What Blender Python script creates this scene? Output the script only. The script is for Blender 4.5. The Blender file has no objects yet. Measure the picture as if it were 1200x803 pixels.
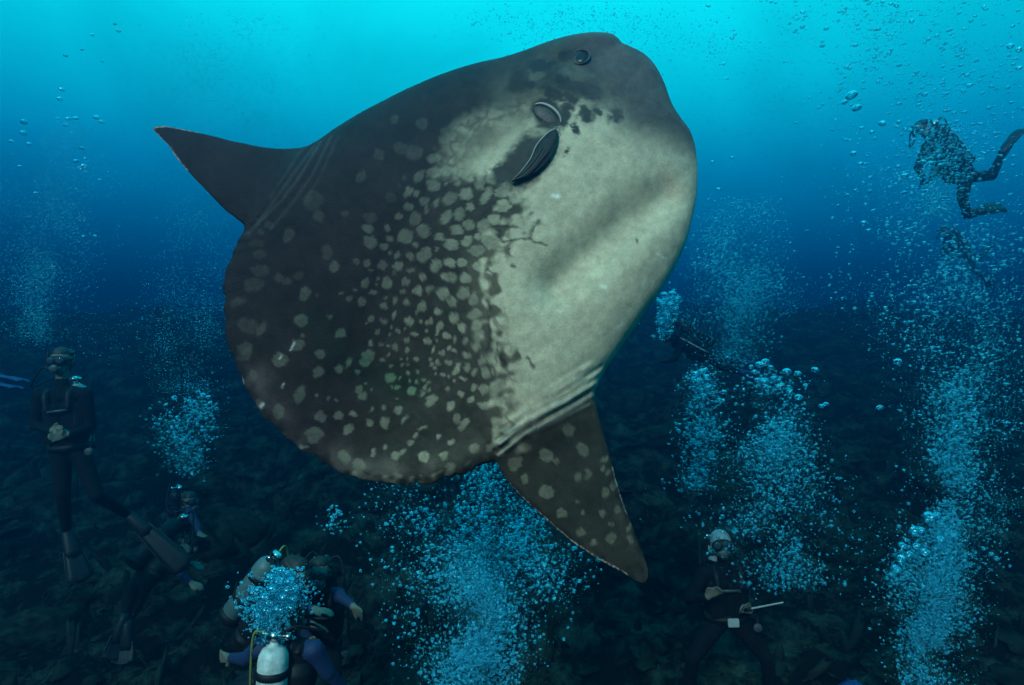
import bpy, bmesh, math, random
import numpy as np
from mathutils import Vector, Matrix, noise
rnd = random.Random(7)
nrs = np.random.RandomState(11)
S = bpy.context.scene
COL = S.collection
R = math.radians

# ------------------------------------------------------------------ camera
PITCH = R(3.0); F = 715.0; W0, H0 = 1200.0, 803.0
cam_d = bpy.data.cameras.new('camera'); cam = bpy.data.objects.new('camera', cam_d); COL.objects.link(cam)
cam_d.sensor_width = 36.0; cam_d.lens = 36.0 * F / W0; cam_d.clip_start = 0.05; cam_d.clip_end = 500
cam.location = (0, 0, 0); cam.rotation_euler = (R(90) + PITCH, 0, 0)
S.camera = cam
RT = np.array([1, 0, 0.]); FW = np.array([0, math.cos(PITCH), math.sin(PITCH)]); UP = np.array([0, -math.sin(PITCH), math.cos(PITCH)])
def at(x, y, d):
    """a place seen in the direction (x, y), d metres ahead"""
    return Vector(d * (FW + RT * (x - 600) / F - UP * (y - 401.5) / F))
def proj(p):
    p = np.asarray(p); d = p @ FW
    return 600 + F * (p @ RT) / d, 401.5 - F * (p @ UP) / d

# ------------------------------------------------------------------ world: light under water, brightest overhead
wd = bpy.data.worlds.new('World'); S.world = wd; wd.use_nodes = True
nt = wd.node_tree; nt.nodes.clear()
out = nt.nodes.new('ShaderNodeOutputWorld'); bg = nt.nodes.new('ShaderNodeBackground')
tc = nt.nodes.new('ShaderNodeTexCoord'); sep = nt.nodes.new('ShaderNodeSeparateXYZ'); mr = nt.nodes.new('ShaderNodeMapRange')
cr = nt.nodes.new('ShaderNodeValToRGB')
mr.inputs[1].default_value = -1; mr.inputs[2].default_value = 1
nt.links.new(tc.outputs['Generated'], sep.inputs[0]); nt.links.new(sep.outputs[2], mr.inputs[0])
nt.links.new(mr.outputs[0], cr.inputs[0]); wn = nt.nodes.new('ShaderNodeTexNoise'); wn.inputs['Scale'].default_value = 5.0; wn.inputs['Detail'].default_value = 4; wn.inputs['Distortion'].default_value = .6
wm = nt.nodes.new('ShaderNodeMapRange'); wm.inputs[1].default_value = .3; wm.inputs[2].default_value = .7; wm.inputs[3].default_value = .87; wm.inputs[4].default_value = 1.1
wv = nt.nodes.new('ShaderNodeVectorMath'); wv.operation = 'SCALE'   # the rippled surface lets light through unevenly
nt.links.new(tc.outputs['Generated'], wn.inputs['Vector']); nt.links.new(wn.outputs['Fac'], wm.inputs[0]); nt.links.new(wm.outputs[0], wv.inputs['Scale']); nt.links.new(cr.outputs[0], wv.inputs[0])
nt.links.new(wv.outputs[0], bg.inputs[0]); nt.links.new(bg.outputs[0], out.inputs[0])
ramp = [(-1.0, (0.0002, 0.003, 0.008)), (-0.08, (0.0004, 0.022, 0.065)), (0.04, (0.0006, 0.165, 0.38)), (0.16, (0.0009, 0.46, 0.88)),
        (0.30, (0.0015, 0.76, 1.15)), (0.42, (0.003, 1.32, 1.42)), (0.60, (0.01, 2.0, 1.85)), (1.0, (0.03, 2.1, 2.4))]
el = cr.color_ramp.elements
while len(el) < len(ramp): el.new(0.5)
for e, (z, c) in zip(el, ramp):
    e.position = (z + 1) / 2; e.color = (*c, 1)
bg.inputs[1].default_value = 1.0

# ------------------------------------------------------------------ lamp from the camera side, standing in for its strobes
sd = bpy.data.lights.new('strobe_sun', 'SUN'); strobe_sun = bpy.data.objects.new('strobe_sun', sd); COL.objects.link(strobe_sun)
sd.energy = 4.8; sd.angle = R(10); sd.color = (1.0, 0.90, 0.72)
strobe_sun.rotation_euler = Vector((0.30, 0.80, -0.50)).to_track_quat('-Z', 'Y').to_euler()
strobe_sun.location = (-4, -8, 8)
S.view_settings.view_transform = 'Standard'; S.view_settings.look = 'None'
S.view_settings.exposure = 0.0; S.view_settings.gamma = 1.0; S.view_settings.use_curve_mapping = False
S.render.engine = 'CYCLES'
cy = S.cycles
cy.max_bounces = 8; cy.diffuse_bounces = 2; cy.glossy_bounces = 3; cy.transmission_bounces = 4; cy.transparent_max_bounces = 24; cy.volume_bounces = 0
cy.caustics_reflective = False; cy.caustics_refractive = False
cy.use_denoising = True; cy.denoiser = 'OPENIMAGEDENOISE'

# ------------------------------------------------------------------ materials
def mat(name, col, rough=0.6, var=0.25, scale=12.0, bump=0.0, bscale=60.0, metal=0.0, spec=0.5, col2=None):
    m = bpy.data.materials.new(name); m.use_nodes = True
    t = m.node_tree; b = t.nodes['Principled BSDF']
    b.inputs['Roughness'].default_value = rough; b.inputs['Metallic'].default_value = metal
    b.inputs['Specular IOR Level'].default_value = spec
    co = t.nodes.new('ShaderNodeTexCoord'); nz = t.nodes.new('ShaderNodeTexNoise')
    nz.inputs['Scale'].default_value = scale; nz.inputs['Detail'].default_value = 5
    t.links.new(co.outputs['Object'], nz.inputs['Vector'])
    rp = t.nodes.new('ShaderNodeValToRGB'); rp.color_ramp.elements[0].position = 0.3; rp.color_ramp.elements[1].position = 0.7
    c2 = col2 if col2 else tuple(min(1, c * (1 + var)) for c in col)
    c1 = tuple(c * (1 - var) for c in col) if not col2 else col
    rp.color_ramp.elements[0].color = (*c1, 1); rp.color_ramp.elements[1].color = (*c2, 1)
    t.links.new(nz.outputs['Fac'], rp.inputs[0]); t.links.new(rp.outputs[0], b.inputs['Base Color'])
    if bump:
        n2 = t.nodes.new('ShaderNodeTexNoise'); n2.inputs['Scale'].default_value = bscale; n2.inputs['Detail'].default_value = 4
        bp = t.nodes.new('ShaderNodeBump'); bp.inputs['Strength'].default_value = bump; bp.inputs['Distance'].default_value = 0.01
        t.links.new(co.outputs['Object'], n2.inputs['Vector']); t.links.new(n2.outputs['Fac'], bp.inputs['Height'])
        t.links.new(bp.outputs[0], b.inputs['Normal'])
    return m
M = {
 'suit': mat('black_neoprene', (0.003, 0.005, 0.008), 0.85, 0.4, 9, 0.3, 90, spec=.15),
 'blue': mat('blue_neoprene', (0.002, 0.018, 0.075), 0.75, 0.3, 14, 0.3, 90),
 'skin': mat('skin', (0.135, 0.125, 0.095), 0.65, 0.12, 20, 0.1, 120),
 'hair': mat('hair', (0.016, 0.012, 0.010), 0.6, 0.5, 40, 0.5, 60),
 'hood': mat('pale_hood', (0.26, 0.31, 0.34), 0.6, 0.15, 10),
 'rubber': mat('black_rubber', (0.005, 0.007, 0.010), 0.6, 0.3, 20, spec=.25),
 'fin': mat('black_fin', (0.006, 0.010, 0.015), 0.55, 0.3, 15, spec=.3),
 'finblue': mat('blue_fin', (0.012, 0.032, 0.15), 0.5, 0.2, 15),
 'tank': mat('painted_tank', (0.47, 0.53, 0.52), 0.42, 0.3, 22, 0.12, 60),
 'tankgrey': mat('dull_tank', (0.08, 0.15, 0.16), 0.5, 0.2, 7, 0.08, 40),
 'metal': mat('chrome', (0.65, 0.65, 0.65), 0.25, 0.1, 20, metal=1.0),
 'yellow': mat('yellow_hose', (0.20, 0.24, 0.06), 0.5, 0.15, 20),
 'white': mat('white_plastic', (0.34, 0.38, 0.39), 0.45, 0.1, 20),
 'lens': mat('mask_glass', (0.03, 0.05, 0.06), 0.06, 0.1, 5),
 'grey': mat('grey_plastic', (0.05, 0.055, 0.06), 0.5, 0.2, 20),
 'pale_edge': mat('pale_rimlit_edge', (0.21, 0.20, 0.195), 0.45, 0.15, 60),  # gill rim's own pale; also paints the pectoral fin's rim light
 'fin_skin': mat('dark_fin_skin', (0.012, 0.011, 0.012), 0.6, 0.4, 30, 0.3, 120, spec=.2),
 'gill': mat('gill_skin', (0.022, 0.020, 0.020), 0.6, 0.9, 22, 0.3, 90),
 'eyelid': mat('eyelid_skin', (0.045, 0.042, 0.042), 0.7, 0.7, 40, 0.4, 90, spec=.2),
 'eye': mat('eye', (0.006, 0.007, 0.009), 0.3, 0.3, 10, spec=.2),
}
# ------------------------------------------------------------------ mesh helpers
def mesh(name, v, f, m=None, smooth=True):
    me = bpy.data.meshes.new(name); me.from_pydata([tuple(p) for p in v], [], [tuple(int(i) for i in q) for q in f])
    if smooth: me.polygons.foreach_set('use_smooth', [True] * len(me.polygons))
    for x in (m if isinstance(m, (list, tuple)) else [m]):
        if x: me.materials.append(x)
    me.update(); return me
def obj(name, me, parent=None, loc=None):
    o = bpy.data.objects.new(name, me); COL.objects.link(o)
    if parent: o.parent = parent
    if loc is not None: o.location = loc
    return o
def tag(o, label, cat, group=None):
    o['label'] = label; o['category'] = cat
    if group: o['group'] = group
    return o
class MB:
    def __init__(s): s.v = []; s.f = []
    def add(s, v, f):
        n = len(s.v); s.v += [Vector(p) for p in v]; s.f += [[i + n for i in q] for q in f]
    def frame(s, d):
        d = Vector(d).normalized(); a = Vector((0, 0, 1)) if abs(d.z) < 0.9 else Vector((1, 0, 0))
        u = d.cross(a).normalized(); return d, u, d.cross(u).normalized()
    def rings(s, rs, n):
        """rs: list of (centre, u-vector, v-vector); lofted and capped"""
        v = []; f = []
        for c, u, w in rs:
            for k in range(n):
                a = 2 * math.pi * k / n; v.append(c + u * math.cos(a) + w * math.sin(a))
        for i in range(len(rs) - 1):
            for k in range(n):
                f.append([i * n + k, i * n + (k + 1) % n, (i + 1) * n + (k + 1) % n, (i + 1) * n + k])
        f.append(list(range(n))[::-1]); f.append([(len(rs) - 1) * n + k for k in range(n)])
        s.add(v, f)
    def capsule(s, p0, r0, p1, r1, n=10):
        p0 = Vector(p0); p1 = Vector(p1)
        if (p1 - p0).length < 1e-5: p1 = p0 + Vector((0, 0, 1e-4))
        d, u, w = s.frame(p1 - p0); rs = []
        for a in (-80, -50, -20): rs.append((p0 + d * r0 * math.sin(R(a)), u * r0 * math.cos(R(a)), w * r0 * math.cos(R(a))))
        for a in (20, 50, 80): rs.append((p1 + d * r1 * math.sin(R(a)), u * r1 * math.cos(R(a)), w * r1 * math.cos(R(a))))
        s.rings(rs, n)
    def tube(s, pts, r, n=6, sub=6):
        pts = [Vector(p) for p in pts]; q = []
        if len(pts) > 2:
            P = [pts[0] * 2 - pts[1]] + pts + [pts[-1] * 2 - pts[-2]]
            for i in range(1, len(P) - 2):
                for k in range(sub):
                    t = k / sub; a, b, c, d = P[i - 1:i + 3]
                    q.append(0.5 * ((2 * b) + (c - a) * t + (2 * a - 5 * b + 4 * c - d) * t * t + (3 * b - a - 3 * c + d) * t ** 3))
            q.append(pts[-1])
        else: q = pts
        rr = r if callable(r) else (lambda t: r)
        rs = []; u = None
        for i, p in enumerate(q):
            d = (q[min(i + 1, len(q) - 1)] - q[max(i - 1, 0)]).normalized()
            if u is None: _, u, w = s.frame(d)
            u = (u - d * u.dot(d)).normalized(); w = d.cross(u); k = rr(i / max(1, len(q) - 1))
            rs.append((p, u * k, w * k))
        s.rings(rs, n)
    def lathe(s, p, d, prof, n=18):
        d, u, w = s.frame(d); s.rings([(Vector(p) + d * z, u * r, w * r) for z, r in prof], n)
    def box(s, c, ax, ay, az):
        c, ax, ay, az = map(Vector, (c, ax, ay, az)); v = []
        for k in (-1, 1):
            for j in (-1, 1):
                for i in (-1, 1): v.append(c + ax * i + ay * j + az * k)
        s.add(v, [[0, 2, 3, 1], [4, 5, 7, 6], [0, 1, 5, 4], [2, 6, 7, 3], [0, 4, 6, 2], [1, 3, 7, 5]])
    def build(s, name, m, parent=None, smooth=True, bevel=0.0):
        me = mesh(name, s.v, s.f, m, smooth)
        bm = bmesh.new(); bm.from_mesh(me)
        bmesh.ops.recalc_face_normals(bm, faces=bm.faces)
        if bevel: bmesh.ops.bevel(bm, geom=bm.edges[:], offset=bevel, segments=2, affect='EDGES')
        bm.to_mesh(me); bm.free()
        if smooth: me.polygons.foreach_set('use_smooth', [True] * len(me.polygons))
        return obj(name, me, parent)
    def skinned(s, voxel, smooth=5):
        """one continuous surface round all shapes"""
        me = mesh('tmp', s.v, s.f); o = obj('tmp', me)
        bm = bmesh.new(); bm.from_mesh(me); bmesh.ops.recalc_face_normals(bm, faces=bm.faces); bm.to_mesh(me); bm.free()
        md = o.modifiers.new('r', 'REMESH'); md.mode = 'VOXEL'; md.voxel_size = voxel; md.use_smooth_shade = True
        ms = o.modifiers.new('s', 'SMOOTH'); ms.iterations = smooth; ms.factor = 0.5
        dg = bpy.context.evaluated_depsgraph_get()
        r = bpy.data.meshes.new_from_object(o.evaluated_get(dg))
        bpy.data.objects.remove(o); bpy.data.meshes.remove(me)
        r.polygons.foreach_set('use_smooth', [True] * len(r.polygons))
        return r

# ------------------------------------------------------------------ reef slope
def reef_h(x, y):
    p = Vector((x, y, 0))
    h = -4.55 + 0.30 * y
    h -= (0.2 + 0.3 / (1 + math.exp(3 * (x - 0.4)))) / (1 + math.exp(1.6 * (y - 9.5))) + 0.5 * math.exp(-((x + 4.2) ** 2 / 3 + (y - 7.9) ** 2 / 4))
    if y > 20: h -= 0.17 * (y - 20)
    h += 0.9 * noise.noise(p * 0.13 + Vector((3.1, 0, 0))) + 0.45 * noise.noise(p * 0.42)
    h += 0.30 * abs(noise.noise(p * 1.1 + Vector((0, 7, 2)))) + 0.20 * abs(noise.noise(p * 2.7)) + 0.12 * abs(noise.noise(p * 5.3)) + 0.07 * noise.noise(p * 10.0)
    return h
ys = np.concatenate([np.linspace(-0.3, 4, 18)[:-1], np.linspace(4, 14, 230)[:-1], np.linspace(14, 38, 110)])
us = np.linspace(-1, 1, 330)
V = []; Fc = []
for y in ys:
    wdt = 16 + max(0, y) * 1.0
    for u in us:
        x = u * wdt * (0.35 + 0.65 * abs(u)); V.append((x, y, reef_h(x, y)))
nu = len(us)
for j in range(len(ys) - 1):
    for i in range(nu - 1): Fc.append((j * nu + i, j * nu + i + 1, (j + 1) * nu + i + 1, (j + 1) * nu + i))
m_reef = mat('reef_rock', (0.003, 0.005, 0.005), 0.95, 0.3, 2.6, 1.0, 9.0, spec=0.05, col2=(0.055, 0.085, 0.066))
m_reef.node_tree.nodes['Bump'].inputs['Distance'].default_value = 0.08
m_reef.node_tree.nodes['Noise Texture'].inputs['Detail'].default_value = 10
m_reef.node_tree.nodes['Noise Texture'].inputs['Roughness'].default_value = 0.72
_r = [n for n in m_reef.node_tree.nodes if n.type == 'VALTORGB'][0].color_ramp.elements; _r[0].position = .47; _r[1].position = .76
g = obj('ground', mesh('ground', V, Fc, m_reef)); g['kind'] = 'structure'; g['label'] = 'dark rocky reef slope rising into blue water'

def ico(sub):
    bm = bmesh.new(); bmesh.ops.create_icosphere(bm, subdivisions=sub, radius=1.0)
    v = np.array([q.co[:] for q in bm.verts]); f = np.array([[q.index for q in t.verts] for t in bm.faces]); bm.free(); return v, f
ICO = {1: ico(1), 2: ico(2), 3: ico(3), 4: ico(4)}
def big_mesh(name, v, f, m):
    me = bpy.data.meshes.new(name); v = np.asarray(v, dtype=np.float32); f = np.asarray(f, dtype=np.int32)
    me.vertices.add(len(v)); me.vertices.foreach_set('co', v.ravel())
    me.loops.add(f.size); me.loops.foreach_set('vertex_index', f.ravel())
    k = f.shape[1]; me.polygons.add(len(f)); me.polygons.foreach_set('loop_start', np.arange(0, f.size, k, dtype=np.int32))
    me.polygons.foreach_set('use_smooth', np.ones(len(f), dtype=bool)); me.materials.append(m)
    me.update(calc_edges=True); return me
# coral rubble strewn over the slope
m_rub = mat('coral_rubble', (0.004, 0.006, 0.005), 0.95, 0.3, 3.0, 0.8, 14.0, spec=0.05, col2=(0.022, 0.036, 0.029))
iv, jf = ICO[2]
vv = []; ff = []; n = 0
for k in range(3600):
    y = 4.5 + 11 * rnd.random() ** 1.3; x = rnd.uniform(-1, 1) * (4 + y); r = 0.03 + 0.13 * rnd.random() ** 3
    kind = k % 3
    s = nrs.uniform(0.5, 1.3, 3) * r * ([1, 1, .28], [.35, .35, 2.0], [.8, .8, .6])[kind]; q = iv * s * (1 + 0.55 * nrs.uniform(-1, 1, (len(iv), 1)))
    tl = rnd.uniform(-.7, .7); q = np.column_stack([q[:, 0] * math.cos(tl) - q[:, 2] * math.sin(tl), q[:, 1], q[:, 0] * math.sin(tl) + q[:, 2] * math.cos(tl)])
    a = rnd.uniform(0, 6.3); c, sn = math.cos(a), math.sin(a)
    q = np.column_stack([q[:, 0] * c - q[:, 1] * sn, q[:, 0] * sn + q[:, 1] * c, q[:, 2]])
    vv.append(q + np.array([x, y, reef_h(x, y) + 0.2 * r])); ff.append(jf + n); n += len(iv)
o = obj('coral_rubble', big_mesh('coral_rubble', np.vstack(vv), np.vstack(ff), m_rub)); tag(o, 'broken coral rubble strewn over the dark reef slope', 'rubble'); o['kind'] = 'stuff'
# coral heads
iv, jf = ICO[4]
m_cor = mat('encrusted_rock', (0.004, 0.006, 0.005), 0.95, 0.3, 4.0, 1.0, 12.0, spec=0.05, col2=(0.022, 0.038, 0.030))
boul = []
for k in range(4):
    q = np.array([v * (1 + 0.35 * noise.noise(Vector(v) * 1.6 + Vector((k * 5, 0, 0))) + 0.16 * abs(noise.noise(Vector(v) * 5)) + 0.07 * noise.noise(Vector(v) * 13)) for v in iv])
    boul.append(big_mesh('coral_boulder', q, jf, m_cor))
for k in range(34):
    y = 5.8 + 9.5 * (k / 34) + rnd.uniform(-.3, .3); x = rnd.uniform(-0.95, 0.95) * y; s = rnd.uniform(0.16, 0.48)
    o = obj('coral_boulder', boul[k % 4], None, (x, y, reef_h(x, y) + 0.08 * s)); o.scale = (s * rnd.uniform(.8, 1.5), s * rnd.uniform(.8, 1.3), s * rnd.uniform(.5, .9)); o.rotation_euler = (0, 0, rnd.uniform(0, 6.3))
    tag(o, 'rough dark boulder crusted with coral on the reef slope', 'boulder', 'coral boulders on the reef slope')

# ------------------------------------------------------------------ the sunfish
OUT = [(690,41),(703,40.5),(716,42),(724,47),(730,54),(737,57),(755,66),(768,80),(778,100),(787,125),(797,141),(808,156),(814,175),(816.5,200),(815.5,230),(811,255),(803,285),(791,312),(775,340),(757,365),(740,390),(722,415),(708,435),(700,452),(697,468),(705,500),(716,540),(727,580),(740,615),(752,645),(759,668),(757,681),(748,681),(735,674),(712,661),(690,648),(665,630),(640,608),(618,588),(600,570),(588,553),(581,541),(570,545),(555,551),(535,558),(510,564),(480,569),(450,568),(425,562),(400,552),(378,540),(355,526),(335,511),(318,495),(303,479),(292,462),(283,443),(274,420),(267,395),(263,370),(262,345),(265,320),(271,300),(279,283),(286,272),(286,264),(278,257),(265,247),(250,232),(235,216),(222,203),(210,188),(197,170),(185,158),(179,150),(190,148),(200,149),(225,154),(250,160),(280,167),(310,173),(340,175),(362,173),(378,165),(395,153),(420,138),(450,122),(480,107),(510,94),(540,83),(565,76),(590,71),(615,63),(640,53),(665,45)]
CEN = np.array([480., 300.])
def resample(P, n):
    P = np.array(P, float); k = len(P); q = []
    for i in range(k):
        a, b, c, d = P[i - 1], P[i], P[(i + 1) % k], P[(i + 2) % k]
        for t in np.arange(12) / 12.: q.append(0.5 * (2 * b + (c - a) * t + (2 * a - 5 * b + 4 * c - d) * t * t + (3 * b - a - 3 * c + d) * t ** 3))
    q = np.array(q); e = np.r_[0, np.cumsum(np.linalg.norm(np.diff(np.vstack([q, q[:1]]), axis=0), axis=1))]; qq = np.vstack([q, q[:1]])
    t = np.linspace(0, e[-1], n, endpoint=False); return np.column_stack([np.interp(t, e, qq[:, 0]), np.interp(t, e, qq[:, 1])])
NB, NR = 960, 200
bd = resample(OUT, NB)
# uneven, scalloped tail edge
for i, p in enumerate(bd):
    w = 1.0 if (p[0] < 575 and p[1] > 285) else 0.0
    if p[0] < 282 and p[1] < 262: w = 0.45
    if p[0] > 582 and p[1] > 545 and p[0] < 752: w = 0.35
    d = (p - CEN) / np.linalg.norm(p - CEN)
    bd[i] = p + d * w * (3.2 * noise.noise(Vector((p[0], p[1], 0)) * 0.05) + 2.4 * noise.noise(Vector((p[0], p[1], 3)) * 0.16))
# thickness: a swollen sheet over the outline
STEP = 2.0; GX = np.arange(170, 828, STEP); GY = np.arange(32, 692, STEP)
XX, YY = np.meshgrid(GX, GY)
def inside(poly, X, Y):
    r = np.zeros(X.shape, bool); n = len(poly)
    for i in range(n):
        (x0, y0), (x1, y1) = poly[i], poly[(i + 1) % n]
        if y0 == y1: continue
        c = ((y0 > Y) != (y1 > Y)) & (X < (x1 - x0) * (Y - y0) / (y1 - y0) + x0); r ^= c
    return r
ins = inside(OUT, XX, YY)
phi = np.zeros(XX.shape)
def relax(ph, mask, it, h2):
    for _ in range(it):
        q = np.zeros_like(ph); q[1:-1, 1:-1] = 0.25 * (ph[:-2, 1:-1] + ph[2:, 1:-1] + ph[1:-1, :-2] + ph[1:-1, 2:] + h2); ph = q * mask
    return ph
co_ins = ins[::4, ::4]; cp = relax(np.zeros(co_ins.shape), co_ins, 2500, (STEP * 4) ** 2)
phi = np.kron(cp, np.ones((4, 4)))[:XX.shape[0], :XX.shape[1]]
phi = relax(phi * ins, ins, 700, STEP * STEP)
def bil(A, x, y):
    fx = np.clip((x - GX[0]) / STEP, 0, A.shape[1] - 1.001); fy = np.clip((y - GY[0]) / STEP, 0, A.shape[0] - 1.001)
    i = fx.astype(int); j = fy.astype(int); u = fx - i; v = fy - j
    return A[j, i] * (1 - u) * (1 - v) + A[j, i + 1] * u * (1 - v) + A[j + 1, i] * (1 - u) * v + A[j + 1, i + 1] * u * v
def sm(a, b, x): t = np.clip((x - a) / (b - a), 0, 1); return t * t * (3 - 2 * t)
tt = np.linspace(0, 1, NR + 1)[1:]; ss = 1 - (1 - tt) ** 1.8
PX = CEN[0] + ss[:, None] * (bd[:, 0] - CEN[0])[None]; PY = CEN[1] + ss[:, None] * (bd[:, 1] - CEN[1])[None]
AX = np.array([385., -395.]) / 552; MO = np.array([715., 45.]); RE = np.array([330., 440.])
def thick(px, py):
    h = np.sqrt(np.maximum(bil(phi, px, py), 0) / phi.max())
    t = ((px - RE[0]) * AX[0] + (py - RE[1]) * AX[1]) / 552
    h = h ** 0.95 * (0.16 + 0.84 * sm(-0.12, 0.52, t))
    dd = ((px - 378) * (-0.758) + (py - 165) * (-0.652))   # beyond the dorsal fin base
    da = ((px - 700) * (0.60) + (py - 452) * (0.80))       # beyond the anal fin base
    h = h * (1 - 0.62 * sm(-25, 35, dd)) * (1 - 0.62 * sm(-25, 35, da) * (py > 420))
    return h * 0.25
def pl_dist(px, py, pts):
    best = np.full(px.shape, 1e9)
    for (x0, y0), (x1, y1) in zip(pts[:-1], pts[1:]):
        dx, dy = x1 - x0, y1 - y0; t = np.clip(((px - x0) * dx + (py - y0) * dy) / (dx * dx + dy * dy), 0, 1)
        best = np.minimum(best, np.hypot(px - x0 - t * dx, py - y0 - t * dy))
    return best
def gl(px, py, pts, w): return np.exp(-(pl_dist(px, py, pts) / w) ** 2)
CRE = [([(376,166),(352,205),(330,235),(300,265)], 1.0), ([(388,160),(366,205),(345,235),(318,268)], .8), ([(368,172),(342,206),(318,240),(293,272)], .7), ([(396,160),(376,205),(356,240)], .5), ([(352,178),(335,203),(316,232)], .5),
       ([(584,533),(620,505),(655,487),(697,462)], 1.5), ([(586,520),(622,494),(660,474),(701,448)], 1.8), ([(592,508),(632,482),(668,462),(706,436)], 1.3), ([(600,494),(640,470),(680,446)], .8), ([(612,480),(650,456),(690,432)], .5), ([(620,509),(655,492),(690,474)], .8)]
def detail(px, py):
    d = -0.058 * gl(px, py, [(648,345),(690,305),(730,272),(772,243)], 21)
    d += 0.012 * gl(px, py, [(600,270),(650,225),(700,190)], 40) + 0.016 * gl(px, py, [(700,370),(750,310),(785,250)], 30)
    for k, (pts, a) in enumerate(CRE):
        fz = 1.0 if k > 4 else .45; jx = (1.0 if k < 5 else .35) * (3.0 * np.sin(py * .07 + k) + 1.2 * np.sin(px * .16 + 2 * k)); d += fz * (0.0085 * a * gl(px + jx * .5, py + jx * .4, pts, 3.0 if k > 4 else 2.4) - 0.005 * a * gl(px + 4 + jx, py + 5, pts, 2.5))
    d += 0.012 * gl(px, py, [(655,75),(680,57),(705,58)], 9) - 0.008 * gl(px, py, [(640,92),(690,92),(715,78)], 12)
    d += -0.012 * gl(px, py, [(575,205),(612,180),(640,150)], 16)
    d += 0.010 * gl(px, py, [(440,545),(520,540),(575,520)], 16) - 0.006 * gl(px, py, [(400,500),(470,520),(560,505)], 14)
    d += -0.006 * gl(px, py, [(722,58),(742,74)], 5) 
    return d
HH = thick(PX, PY)
for ring in range(NR):   # smooth along the outline, round the rim off
    pass
k9 = np.exp(-np.linspace(-2, 2, 13) ** 2); k9 /= k9.sum()
HS = sum(w * np.roll(HH, s, axis=1) for w, s in zip(k9, range(-6, 7)))
wr = sm(0.75, 0.95, ss)[:, None]; HH = HH * (1 - wr) + HS * wr
s0 = 0.955; i0 = int(np.argmin(abs(ss - s0))); s0 = ss[i0]
for i in range(i0 + 1, NR): HH[i] = HH[i0] * np.sqrt(max(0, (1 - ss[i] ** 2) / (1 - s0 ** 2)))
edgef = np.clip((1 - ss) / 0.03, 0, 1)[:, None]
nzv = np.array([[0.004 * noise.noise(Vector((x, y, 0)) * 0.02) + 0.0016 * noise.noise(Vector((x, y, 5)) * 0.07) for x, y in zip(rx, ry)] for rx, ry in zip(PX, PY)])
HH = HH + (detail(PX, PY) + nzv) * edgef; HH = np.maximum(HH, 0.0015 * (ss < 1)[:, None]); HH[-1] = 0
# the sheet stands in the water 2.6 m away, head turned slightly off, belly rolled slightly forward
fx = np.array([0.698, 0.716]); 
X3 = RT * 0.698 + UP * 0.716 + FW * 0.10; X3 /= np.linalg.norm(X3)
Z3 = RT * -0.716 + UP * 0.698 + FW * 0.10; Z3 -= X3 * (Z3 @ X3); Z3 /= np.linalg.norm(Z3)
Y3 = np.cross(Z3, X3)
ORG = np.array(at(540, 300, 2.62))
def sheet(px, py):
    d = FW + RT * ((px - 600) / F)[..., None] - UP * ((py - 401.5) / F)[..., None]
    t = (ORG @ Y3) / (d @ Y3); w = d * t[..., None] - ORG
    return w @ X3, w @ Z3
lx, lz = sheet(PX, PY); cx_, cz_ = sheet(CEN[:1], CEN[1:])
hc = float(HH[0].mean())
near = np.column_stack([lx.ravel(), -HH.ravel(), lz.ravel()])
NV = NR * NB
verts = [np.array([[cx_[0], -hc, cz_[0]]]), near]      # 0 = centre, then rings
far = near[:-NB].copy(); far[:, 1] *= -1
verts += [np.array([[cx_[0], hc, cz_[0]]]), far]
Vf = np.vstack(verts); NF = 1 + NV
faces = []
for k in range(NB):
    k2 = (k + 1) % NB; faces.append((0, 1 + k, 1 + k2, 1 + k2)); faces.append((NF, NF + 1 + k2, NF + 1 + k, NF + 1 + k))
ii, kk = np.meshgrid(np.arange(NR - 1), np.arange(NB), indexing='ij'); k2 = (kk + 1) % NB
q1 = np.stack([1 + ii * NB + kk, 1 + (ii + 1) * NB + kk, 1 + (ii + 1) * NB + k2, 1 + ii * NB + k2], -1).reshape(-1, 4)
fb = lambda i, k: np.where(i == NR - 1, 1 + i * NB + k, NF + 1 + i * NB + k)
q2 = np.stack([fb(ii, kk), fb(ii, k2), fb(ii + 1, k2), fb(ii + 1, kk)], -1).reshape(-1, 4)
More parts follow.
